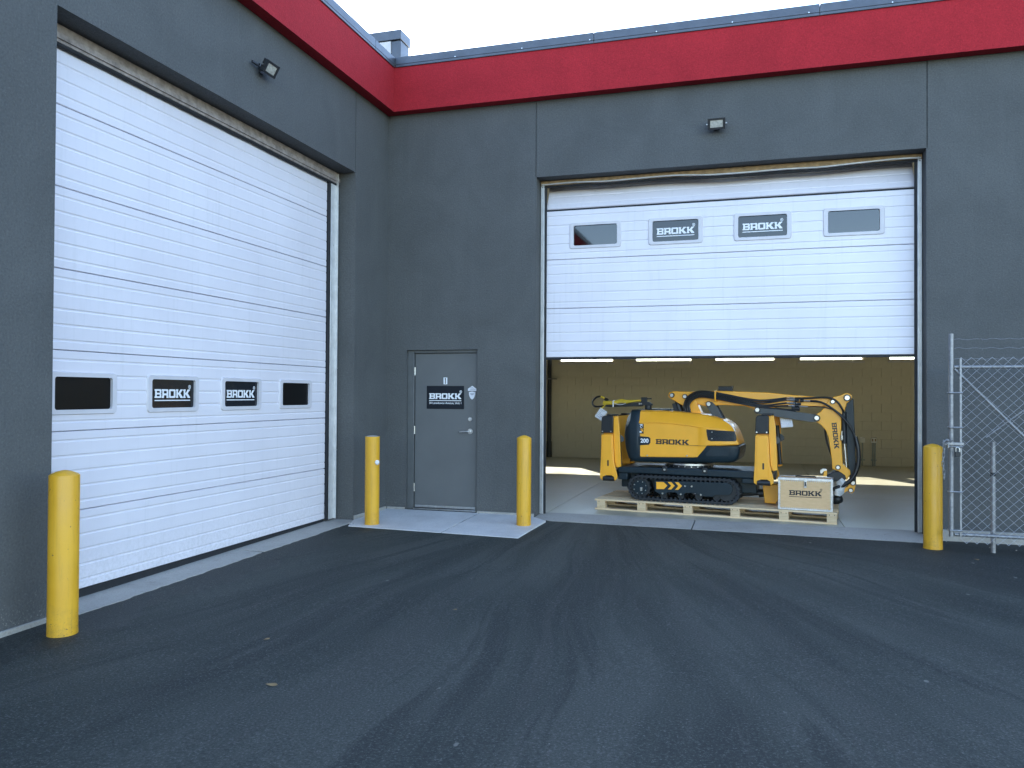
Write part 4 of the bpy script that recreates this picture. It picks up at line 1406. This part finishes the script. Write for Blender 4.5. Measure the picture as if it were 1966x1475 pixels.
# --- outriggers
def outrigger(uc, dw, vf, back):
    """folded support leg; vf = front face depth, back = +1 towards the far side"""
    o = empty('outrigger')
    o.parent = rob
    o.location = (uc, vf, dw)
    if back < 0:
        o.scale = (1, -1, 1)
    leg = [(-.104, 1.040), (.056, 1.044), (.076, .66), (.122, .475), (.118, .43), (.085, .405), (.075, .455), (.04, .478), (-.045, .474), (-.082, .452), (-.088, .405), (-.122, .43), (-.124, .47), (-.114, .66)]
    leg = [(x + 0.0, z) for x, z in leg]
    MB().prism(leg, 0.0, 0.035, 'y').build('leg', Y, o, None, 0.005)
    inner_ = [(-.085, 1.02), (.040, 1.022), (.058, .66), (.062, .50), (-.075, .495), (-.095, .66)]
    MB().prism(inner_, -0.006, 0.0, 'y').build('leg_panel', Y, o, None, 0.003)
    side = [(.035, .0), (.12, .0), (.155, .06), (.165, .10), (.035, .10)]
    MB().prism([(.058, 1.29), (.118, 1.30), (.140, 1.16), (.155, .80), (.165, .60), (.112, .585), (.080, .66), (.058, 1.04)], 0.036, 0.075, 'y').build('side_plate', Y, o, None, 0.004)
    MB().prism([(-.09, 1.28), (.10, 1.30), (.118, 1.16), (.118, .80), (.112, .585), (-.11, .585), (-.10, .90)], 0.076, 0.125, 'y').build('back_plate', Y, o, None, 0.004)
    pd_ = [(-.106, 1.060), (.062, 1.064), (.064, 1.27), (.055, 1.295), (.03, 1.302), (-.06, 1.300), (-.088, 1.290), (-.098, 1.265)]
    MB().prism(pd_, -0.014, 0.034, 'y').build('foot_pad', BK, o, None, 0.008)
    MB().box(-.03, 0.0, 1.302, .115, 0.10, 1.322).build('pad_rim', BK, o, None, 0.004)
    MB().cyl((-.078, .02, .432), (.078, .02, .432), 0.034, 18).build('pivot', BK, o, 40)
    MB().prism(rrect(-.016, .605, .006, .688, .010), -0.008, -0.0062, 'y').build('slot', BK, o)
    f_ = MB().cyl((0, 0, 0), (0, -0.008, 0), 0.010, 10).build('bolt', 'steel', o, 40)
    f_.location = (-.085, -0.014, 1.082)
    inst(f_, 'bolt', o, (.038, -0.014, 1.084))
    MB().prism([(.085, 1.08), (.19, 1.00), (.19, .955), (.10, .90)], 0.09, 0.10, 'y').build('gusset', 'link_grey', o)
    MB().cyl((.14, .11, .62), (.10, .11, 1.15), 0.028, 12).build('cylinder', BK, o, 40)
    MB().box(-.05, .04, .45, .10, .35, .55).build('hinge_block', DKM, o, None, 0.01)
    return o


outrigger(0.185, 0.0, 0.03, 1)
outrigger(2.245, 0.038, 0.03, 1)
outrigger(0.185, 0.0, 0.87, -1)
outrigger(2.245, 0.038, 0.87, -1)
# lower blade cylinder and foot block behind the toolbox
MB().cyl((1.90, CV, 0.262), (2.16, CV, 0.290), 0.030, 16).cyl((2.14, CV, 0.288), (2.20, CV, 0.293), 0.055, 16).build('ram', BK, rob, 40)
MB().prism([(2.196, .41), (2.224, .175), (2.36, .170), (2.45, .30), (2.40, .42)], 0.36, 0.56, 'y').build('foot_block', Y, rob, None, 0.008)

# --- arm system
V0, V1 = 0.37, 0.53


def pin(parent, u, z, v=0.352, r=0.026, mat='steel'):
    MB().cyl((u, v + 0.02, z), (u, v - 0.006, z), r * 1.28, 20).build('pin_collar', BK, parent, 40)
    MB().cyl((u, v - 0.0065, z), (u, v - 0.018, z), r, 20, r * 0.85).build('pin', mat, parent, 40)


def arm(name, poly, v0, v1, mat, bev=0.006):
    return MB().prism(poly, v0, v1, 'y').build(name, mat, rob, None, bev)


br = arm('arm_bracket', [(.935, 1.585), (.942, 1.612), (.961, 1.632), (1.008, 1.646), (1.276, 1.640), (1.30, 1.55), (1.400, 1.335), (1.265, 1.335), (1.165, 1.43), (.967, 1.545), (.945, 1.560)], V0, V1, Y, 0.008)
pin(br, .995, 1.589, V0 - .018)
pin(br, 1.172, 1.574, V0 - .018)
bm1 = arm('boom', [(1.276, 1.642), (1.596, 1.652), (1.808, 1.647), (2.242, 1.635), (2.508, 1.608), (2.897, 1.578), (2.965, 1.562), (3.06, 1.556), (3.095, 1.53), (3.085, 1.488), (2.961, 1.453), (2.60, 1.462), (2.40, 1.448),
                   (2.26, 1.40), (2.16, 1.362), (2.108, 1.372), (2.067, 1.415), (1.971, 1.449), (1.694, 1.461), (1.568, 1.453), (1.500, 1.432), (1.440, 1.44), (1.311, 1.482), (1.276, 1.526)], V0 + .012, V1 - .012, Y, 0.008)
MB().prism([(1.436, 1.508), (1.456, 1.516), (1.64, 1.513), (1.655, 1.498), (1.60, 1.472), (1.53, 1.445), (1.48, 1.452), (1.44, 1.492)], V0 - .002, V0 + .011, 'y').build('boss', Y, bm1, None, 0.003)
st_ = arm('strut', [(1.462, 1.45), (1.476, 1.490), (1.510, 1.508), (1.545, 1.498), (1.616, 1.419), (1.690, 1.24), (1.56, 1.29)], V0 - .026, V0 - .004, 'link_grey', 0.003)
pin(st_, 1.497, 1.473, V0 - .035, 0.030)
MB().cyl((1.56, CV, 1.46), (1.68, CV, 1.24), 0.04, 16).build('lift_cylinder', BK, rob, 40)
MB().cyl((1.015, CV, 1.56), (1.095, CV, 1.34), 0.022, 12).cyl((1.05, CV + .02, 1.47), (1.10, CV + .02, 1.33), 0.055, 16).build('rear_cylinder', BK, rob, 40)
MB().prism([(.985, 1.47), (1.03, 1.48), (1.075, 1.36), (1.015, 1.35)], 0.40, 0.44, 'y').build('hose_guard', BK, rob, None, 0.003)
MB().box(1.614, 0.40, 1.648, 1.798, 0.50, 1.715).build('work_light', BK, rob, None, 0.004)
a2 = arm('stick', [(2.965, 1.461), (3.005, 1.53), (3.035, 1.565), (3.077, 1.583), (3.152, 1.604), (3.180, 1.622), (3.222, 1.632), (3.255, 1.625), (3.280, 1.604), (3.290, 1.574), (3.262, 1.535), (3.222, 1.495), (3.217, 1.464), (3.177, 1.371),
                   (3.162, 1.31), (3.157, 1.10), (3.176, .726), (3.263, .648), (3.269, .600), (3.225, .520), (3.190, .575), (3.13, .63), (3.08, .645), (3.052, .66), (3.050, .74), (3.028, .91), (3.008, 1.059), (2.975, 1.148),
                   (2.920, 1.215), (2.862, 1.255), (2.838, 1.275), (2.832, 1.310), (2.850, 1.345), (2.919, 1.395)], V0 - .012, V1 + .012, Y, 0.008)
pin(a2, 3.23, 1.569, V0 - .030, 0.034)
pin(a2, 3.06, 1.518, V0 - .030, 0.024)
pin(a2, 3.122, 0.682, V0 - .030, 0.024)
decal(LOGO_PLAIN, (3.045, V0 - .0145, 1.248), (0.100, 0, -0.995), (0.995, 0, 0.100), 0.335, 0.058, 'logo_lettering', 'print_black', a2)
lk = arm('link', [(2.085, 1.385), (2.10, 1.418), (2.135, 1.432), (2.258, 1.430), (2.86, 1.352), (2.900, 1.335), (2.912, 1.30), (2.895, 1.268), (2.865, 1.258), (2.809, 1.252), (2.164, 1.345), (2.105, 1.360)], V0 - .035, V0 - .014, 'link_grey', 0.003)
pin(lk, 2.134, 1.402, V0 - .045, 0.030)
pin(lk, 2.869, 1.307, V0 - .045, 0.032)
MB().cyl((2.15, CV, 1.415), (2.60, CV, 1.365), 0.042, 16).cyl((2.58, CV, 1.367), (2.86, CV, 1.31), 0.022, 12).build('tilt_cylinder', BK, rob, 40)
cg = arm('cylinder_guard', [(3.215, 1.575), (3.245, 1.590), (3.275, 1.580), (3.303, 1.545), (3.319, 1.134), (3.333, .60), (3.333, .475), (3.315, .445), (3.285, .445), (3.262, .47), (3.250, .60), (3.215, 1.05), (3.205, 1.40)], V0 + .03, V1 - .03, DKM, 0.006)
MB().cyl((3.185, V0 + .02, 1.385), (3.195, V0 + .02, 0.985), 0.036, 16).build('stick_cylinder', BK, rob, 40)
MB().cyl((3.196, V0 + .02, 0.985), (3.225, V0 + .02, 0.62), 0.014, 10).build('piston_rod', 'steel', rob, 40)
MB().cyl((3.165, V0 - .02, 1.09), (3.168, V0 - .02, 1.145), 0.010, 10).cyl((3.166, V0 - .02, 1.03), (3.166, V0 - .02, 1.09), 0.020, 10).build('valve', 'steel', rob, 40)
ll = arm('lower_link', [(3.262, .515), (3.300, .528), (3.332, .505), (3.325, .44), (3.312, .385), (3.285, .357), (3.255, .362), (3.232, .385), (3.14, .325), (3.12, .372), (3.235, .440)], V0 - .02, V0 + .02, Y, 0.005)
pin(ll, 3.298, 0.493, V0 - .036, 0.026)
pin(ll, 3.272, 0.398, V0 - .036, 0.024)
arm('tool_hitch', [(2.985, .572), (3.02, .592), (3.06, .622), (3.11, .632), (3.16, .618), (3.205, .585), (3.222, .540), (3.18, .50), (3.08, .50), (3.02, .530), (2.99, .545)], V0 - .02, V1 + .02, BK, 0.012)
arm('hitch_latch', [(2.942, .556), (2.990, .566), (2.990, .635), (2.955, .625)], V0, V1 - .03, Y, 0.004)
MB().prism([(2.905, .632), (2.93, .655), (2.985, .652), (2.995, .630), (2.96, .622), (2.92, .585), (2.905, .60)], V0 + .01, V0 + .05, 'y').build('latch_pin', 'steel', rob, None, 0.004)
wr = MB()
pr = [(3.10, .520, .050), (3.135, .485, .058), (3.125, .43, .050), (3.10, .38, .060), (3.085, .33, .045)]
wr.tube([(q[0] + .03, 0.335, q[1]) for q in pr], 0.05, 9, True, [q[2] for q in pr])
for i, v in enumerate(wr.v):
    wr.v[i] = (v[0] + random.uniform(-.012, .012), v[1] + random.uniform(-.012, .012), v[2] + random.uniform(-.012, .012))
wr.build('plastic_wrap', 'wrap', rob)
MB().tube([(3.055, CV, .262), (3.075, CV, .255), (3.12, CV, .265), (3.165, CV, .275), (3.178, CV, .278)], 0.06, 16, True, [.05, .062, .066, .045, .02]).build('hose_end_cap', BK, rob, 50)


# --- hoses
def smooth_path(pts, n=6):
    P = [Vector(q) for q in pts]
    out = []
    for i in range(len(P) - 1):
        p0, p1, p2, p3 = P[max(i - 1, 0)], P[i], P[i + 1], P[min(i + 2, len(P) - 1)]
        for k in range(n):
            t_ = k / n
            out.append(0.5 * ((2 * p1) + (p2 - p0) * t_ + (2 * p0 - 5 * p1 + 4 * p2 - p3) * t_ * t_ + (3 * p1 - p0 - 3 * p2 + p3) * t_ ** 3))
    out.append(P[-1])
    return out


base = [(1.228, 1.33), (1.203, 1.45), (1.250, 1.545), (1.335, 1.597), (1.432, 1.608), (1.591, 1.588), (1.77, 1.555), (1.971, 1.515)]
ends = [(2.20, 1.530, 2.50, 1.563), (2.20, 1.520, 2.49, 1.540), (2.20, 1.495, 2.50, 1.537), (2.22, 1.465, 2.50, 1.497), (2.22, 1.450, 2.52, 1.462), (2.24, 1.430, 2.66, 1.400)]
for i in range(6):
    d = (2.5 - i) * 0.0155
    pts = []
    for k, (u, z) in enumerate(base):
        a, c_ = Vector(base[max(k - 1, 0)]), Vector(base[min(k + 1, len(base) - 1)])
        t_ = (c_ - a).normalized()
        pts.append((u - t_.y * d, 0.325 - (i % 2) * 0.018 + 0.008 * math.sin(i + k), z + t_.x * d))
    e = ends[i]
    pts += [(e[0], 0.335, e[1]), (e[2], 0.345, e[3])]
    MB().tube(smooth_path(pts), 0.0105, 8).build('hose', 'hose_black', rob, 60)
MB().tube([(1.592, 0.382, 1.650), (1.592, 0.30, 1.648), (1.590, 0.292, 1.60), (1.589, 0.292, 1.54), (1.588, 0.30, 1.520), (1.588, 0.382, 1.518)], 0.012, 6).build('hose_clamp', Y, rob, 40)
for (u, z, L) in ((2.50, 1.562, .10), (2.49, 1.538, .16), (2.50, 1.497, .13), (2.52, 1.460, .13)):
    f_ = MB()
    f_.cyl((u, 0.345, z), (u + L * .35, 0.345, z - .002), 0.008, 8).cyl((u + L * .35, 0.345, z - .002), (u + L * .5, 0.345, z - .003), 0.015, 8)
    f_.cyl((u + L * .5, 0.345, z - .003), (u + L * .62, 0.345, z - .003), 0.010, 8).cyl((u + L * .62, 0.345, z - .003), (u + L * .8, 0.345, z - .004), 0.015, 8).cyl((u + L * .8, 0.345, z - .004), (u + L, 0.345, z - .005), 0.009, 8)
    f_.build('hose_coupling', 'steel', rob, 40)
for (u, z, L, r_) in ((2.60, 1.535, .05, .020), (2.665, 1.530, .045, .020), (2.63, 1.490, .045, .018), (2.58, 1.50, .04, .016), (2.60, 1.465, .05, .024), (2.56, 1.43, .10, .022)):
    MB().cyl((u, 0.348, z), (u + L, 0.348, z - 0.003), r_, 10).build('coupling_cap', 'hose_black', rob, 40)
MB().cyl((2.71, .346, 1.527), (2.79, .346, 1.524), 0.011, 8).build('hose_coupling', 'steel', rob, 40)
MB().cyl((2.65, .346, 1.456), (2.76, .346, 1.450), 0.008, 8).build('hose_coupling', 'steel', rob, 40)
MB().tube(smooth_path([(2.60, .345, 1.558), (2.75, .338, 1.562), (2.95, .325, 1.571), (3.05, .32, 1.558), (3.12, .32, 1.51), (3.165, .325, 1.44), (3.188, .35, 1.38)]), 0.0125, 8).build('hose', 'hose_black', rob, 60)
MB().tube(smooth_path([(2.79, .345, 1.524), (2.90, .33, 1.515), (3.00, .32, 1.47), (3.12, .312, 1.376), (3.24, .31, 1.24), (3.32, .32, 1.08), (3.355, .33, .90)]), 0.0135, 8).build('hose', 'hose_black', rob, 60)
MB().tube(smooth_path([(2.76, .345, 1.450), (2.90, .338, 1.452), (3.02, .330, 1.43), (3.13, .325, 1.38), (3.22, .318, 1.28), (3.30, .325, 1.12), (3.345, .335, .95)]), 0.007, 8).build('hose', 'hose_black', rob, 60)
MB().tube(smooth_path([(3.325, .33, 1.08), (3.355, .32, .94), (3.362, .315, .80), (3.340, .31, .66), (3.28, .305, .54), (3.19, .305, .465), (3.06, .31, .40)]), 0.027, 10).build('sleeved_hose', 'hose_black', rob, 60)
MB().tube(smooth_path([(2.955, .56, 1.19), (2.975, .56, 1.03), (3.010, .55, .90), (3.05, .55, .80)]), 0.013, 8).build('hose', 'hose_black', rob, 60)
# --- cable boom at the rear with yellow cable
MB().cyl((0.637, CV, 1.372), (0.637, CV, 1.445), 0.048, 20).build('swivel_post', BK, rob, 40)
MB().prism([(.560, 1.442), (.700, 1.445), (.702, 1.462), (.660, 1.490), (.622, 1.494), (.622, 1.558), (.542, 1.558), (.540, 1.49), (.024, 1.450), (.020, 1.418), (.10, 1.414), (.56, 1.432)], 0.42, 0.48, 'y').build('cable_boom', BK, rob, None, 0.005)
MB().box(.622, .43, 1.530, .685, .47, 1.548).build('boom_handle', BK, rob, None, 0.004)
bolts(rob, [(.545, 1.468), (.520, 1.466)], 0.42, 0.012)
MB().tube(smooth_path([(-.008, CV, 1.542), (-.061, CV, 1.566), (-.119, CV, 1.555), (-.167, CV, 1.513), (-.183, CV, 1.467), (-.161, CV, 1.428), (-.103, CV, 1.417), (-.028, CV, 1.425), (.06, CV, 1.436)]), 0.0135, 8).build('cable', 'hose_black', rob, 60)
MB().tube(smooth_path([(-.055, CV, 1.564), (-.02, CV, 1.548), (.01, CV - .005, 1.53)]), 0.0155, 8).build('cable_sleeve', 'hose_yellow', rob, 60)
MB().cyl((.005, CV, 1.532), (.05, CV - .01, 1.510), 0.022, 10).build('cable_plug', BK, rob, 40)
for k, (dz, dv) in enumerate(((0, 0), (.017, .012), (-.014, .006))):
    MB().tube(smooth_path([(.545, .40 + dv, 1.512 + dz * .2), (.42, .40 + dv, 1.503 + dz * .4), (.33, .40 + dv, 1.492 + dz), (.25, .40 + dv, 1.505 + dz), (.17, .40 + dv, 1.478 + dz), (.08, .40 + dv, 1.476 + dz), (-.012, .41 + dv, 1.468 + dz)]), 0.011, 8).build('cable', 'hose_yellow', rob, 60)
MB().tube(smooth_path([(.03, .40, 1.452), (.01, .395, 1.43), (-.03, .39, 1.395)]), 0.008, 8).build('cable_tail', 'hose_yellow', rob, 60)
MB().tube([(.145, .385, 1.415), (.145, .383, 1.50), (.15, .43, 1.51)], 0.010, 6).build('cable_tie', 'tag_paper', rob, 40)
MB().tube(smooth_path([(.165, .385, 1.472), (.22, .383, 1.452), (.28, .383, 1.455), (.33, .385, 1.472)]), 0.0045, 6).build('cable_tie', 'tag_paper', rob, 40)


def paper(pts, v, bend, name, label, lines):
    o = tag(empty(name, (0, 0, 0)), label, 'tag', 'paper tags on the machine')
    M_ = Matrix.Translation(O_) @ Matrix.Rotation(RZ, 4, 'Z')
    c_ = Vector((sum(q[0] for q in pts) / 4, v, sum(q[1] for q in pts) / 4))
    o.location = M_ @ c_
    o.rotation_euler = (0, 0, RZ)
    A, B, C_, D_ = [Vector((q[0], v, q[1])) - c_ for q in pts]
    N = 6

    def P(s, t_, off=0.0):
        q = (A * (1 - s) + B * s) * (1 - t_) + (D_ * (1 - s) + C_ * s) * t_
        return q + Vector((0, -bend * math.sin(math.pi * t_) + bend * .4 * math.sin(4 * s) - off, 0))
    mb = MB()
    for off, fl_p in ((0.0, False), (-0.0008, True)):
        k = len(mb.v)
        mb.v += [tuple(P(i / N, j / N, off)) for j in range(N + 1) for i in range(N + 1)]
        for j in range(N):
            for i in range(N):
                f_ = (k + j * (N + 1) + i, k + j * (N + 1) + i + 1, k + (j + 1) * (N + 1) + i + 1, k + (j + 1) * (N + 1) + i)
                mb.f.append(f_[::-1] if fl_p else f_)
    mb.build('sheet', 'tag_paper', o, 60)
    pr_ = MB()
    for (s0, s1, t0, t1) in lines:
        k = len(pr_.v)
        pr_.v += [tuple(P(s0, t0, .0012)), tuple(P(s1, t0, .0012)), tuple(P(s1, t1, .0012)), tuple(P(s0, t1, .0012))]
        pr_.f.append((k, k + 1, k + 2, k + 3))
    pr_.build('printed_lines', 'print_grey', o)
    return o


paper([(-.04, 1.408), (.063, 1.343), (-.031, 1.215), (-.129, 1.277)], 0.385, 0.006, 'paper_tag', 'white printed tag hanging from the yellow cable at the rear of the machine',
      [(.1, .7, .1, .16), (.1, .5, .22, .26), (.15, .4, .34, .40), (.1, .8, .48, .52), (.55, .85, .60, .70), (.1, .45, .62, .66), (.1, .7, .78, .82)])
paper([(2.417, 1.292), (2.563, 1.288), (2.576, 1.185), (2.430, 1.171)], 0.40, 0.008, 'paper_tag', 'white printed sheet hanging below the grey arm link of the machine',
      [(.06, .10, .1, .6), (.24, .28, .1, .65), (.42, .46, .1, .62), (.60, .64, .1, .66), (.78, .82, .1, .5)])

# ================================================================== toolbox
bx = tag(empty('toolbox', (Vector(O_) + Matrix.Rotation(RZ, 3, 'Z') @ Vector((2.745, 0.012, DK)))[:], RZ), 'plywood toolbox with aluminium edges standing on the pallet front', 'toolbox')
BW, BD, BHT = 0.322, 0.31, 0.405
MB().box(-BW + .006, 0.006, 0.006, BW - .006, BD - .006, BHT - .006).build('panel', 'plywood', bx)
ed = 0.022
for (x0, y0, z0, x1, y1, z1) in ((-BW, 0, 0, BW, ed, ed), (-BW, 0, BHT - ed - .012, BW, ed, BHT), (-BW, BD - ed, BHT - ed, BW, BD, BHT), (-BW, BD - ed, 0, BW, BD, ed)):
    MB().box(x0, y0, z0, x1, y1, z1).build('edge_rail', 'case_metal', bx, None, 0.003)
for x in (-1, 1):
    for y_ in (0, BD - ed):
        MB().box(x * BW, y_ + .0005, ed + .001, x * (BW - ed), y_ + ed, BHT - ed - .013).build('edge_rail', 'case_metal', bx, None, 0.003)
    for z_ in (0, BHT - ed):
        MB().box(x * (BW - .0008), ed + .001, z_ + .0005, x * (BW - ed), BD - ed - .001, z_ + ed - .0005).build('edge_rail', 'case_metal', bx, None, 0.003)
cor = None
for x in (-1, 1):
    for z_ in (0.002, BHT - .042):
        MB().prism([(x * (BW + .002), z_), (x * (BW - .042), z_), (x * (BW - .042), z_ + .014), (x * (BW - .014), z_ + .040), (x * (BW + .002), z_ + .040)] if z_ < .1 else
                   [(x * (BW + .002), z_ + .040), (x * (BW - .042), z_ + .040), (x * (BW - .042), z_ + .026), (x * (BW - .014), z_), (x * (BW + .002), z_)], -0.004, 0.0, 'y').build('corner_plate', 'case_metal', bx, None, 0.002)
rv = MB().cyl((0, 0, 0), (0, -0.003, 0), 0.005, 8).build('rivet', 'steel', bx)
rv.location = (-BW + .028, 0.0058, 0.06)
for k in range(14):
    for x in (-1, 1):
        if not (k == 0 and x < 0):
            inst(rv, 'rivet', bx, (x * (BW - .028), 0.0058, 0.06 + k * 0.0215))
for k in range(22):
    inst(rv, 'rivet', bx, (-0.26 + k * 0.0248, 0.0058, BHT - .042))
    inst(rv, 'rivet', bx, (-0.26 + k * 0.0248, 0.0058, .029))
lt = MB().box(-.012, -0.010, BHT - .12, .020, 0.005, BHT + .002).build('latch', 'case_metal', bx, None, 0.003)
MB().box(-.006, -0.014, BHT - .098, .014, -0.0102, BHT - .045).build('latch_clasp', BK, lt)
decal(LOGO, (-0.19, 0.0045, 0.185), (1, 0, 0.006), (0, 0, 1), 0.385, 0.062, 'lettering', 'print_black', bx)
MB().tube([(-.12, BD / 2, BHT), (-.11, BD / 2, BHT + .012), (.11, BD / 2, BHT + .012), (.12, BD / 2, BHT)], 0.009, 8).build('handle', BK, bx, 40)

# ================================================================== small litter on the asphalt
lm_ = MB()
lp = [(0.045 * math.cos(a) * (1 + .2 * math.cos(3 * a)), 0.026 * math.sin(a), 0.004 * math.sin(2 * a)) for a in [2 * math.pi * i / 10 for i in range(10)]]
lm_.v = [(0, 0, 0.006)] + lp
lm_.f = [(0, 1 + i, 1 + (i + 1) % 10) for i in range(10)]
for i, (x, y, s, w_) in enumerate(((2.25, -6.15, .8, 'nearest the lower left corner'), (1.75, -5.45, .55, 'in front of the left bay door'), (7.02, -1.12, .6, 'beside the chain-link gate foot'), (2.7, -4.4, .45, 'in the middle of the yard'))):
    o = lm_.build('dry_leaf', 'leaf_brown', None)
    o.location = (x, y, gz(x, y) + 0.006)
    o.rotation_euler = (0, 0, i * 1.3)
    o.scale = (s, s, s)
    tag(o, 'small dry leaf lying on the asphalt ' + w_, 'leaf', 'dry leaves on the asphalt')

# stone chips in the inside corner and along the gate foot
cm = MB()
cm.v = [(-.5, -.4, 0), (.5, -.45, 0), (.55, .4, 0), (-.45, .5, 0), (-.3, -.25, .5), (.35, -.3, .42), (.3, .3, .55), (-.35, .28, .4)]
cm.f = [(3, 2, 1, 0), (4, 5, 6, 7), (0, 1, 5, 4), (1, 2, 6, 5), (2, 3, 7, 6), (3, 0, 4, 7)]
cm = cm.build('stone_chip', 'concrete_sill', None)
cm.location = (0.10, -0.62, gz(.1, -.6))
cm.scale = (0.05, 0.05, 0.05)
tag(cm, 'small stone chip in the rubble at the foot of the inside corner', 'stone', 'stone chips in the corner')
spots = [(0.07 + random.uniform(0, .16), random.uniform(-1.30, -0.25), random.uniform(.015, .035), 0) for _ in range(9)]
spots += [(random.uniform(6.95, 8.4), random.uniform(-0.45, -0.10), random.uniform(.010, .022), 1) for _ in range(5)]
for x, y, sc_, g_ in spots:
    o = inst(cm, 'stone_chip', None, (x, y, gz(x, y)), (0, 0, random.uniform(0, 6)), (sc_, sc_ * .8, sc_))
    if g_ == 0:
        tag(o, 'small stone chip in the rubble at the foot of the inside corner', 'stone', 'stone chips in the corner')
    else:
        tag(o, 'small stone chip on the asphalt behind the chain-link gate', 'stone', 'stone chips behind the gate')
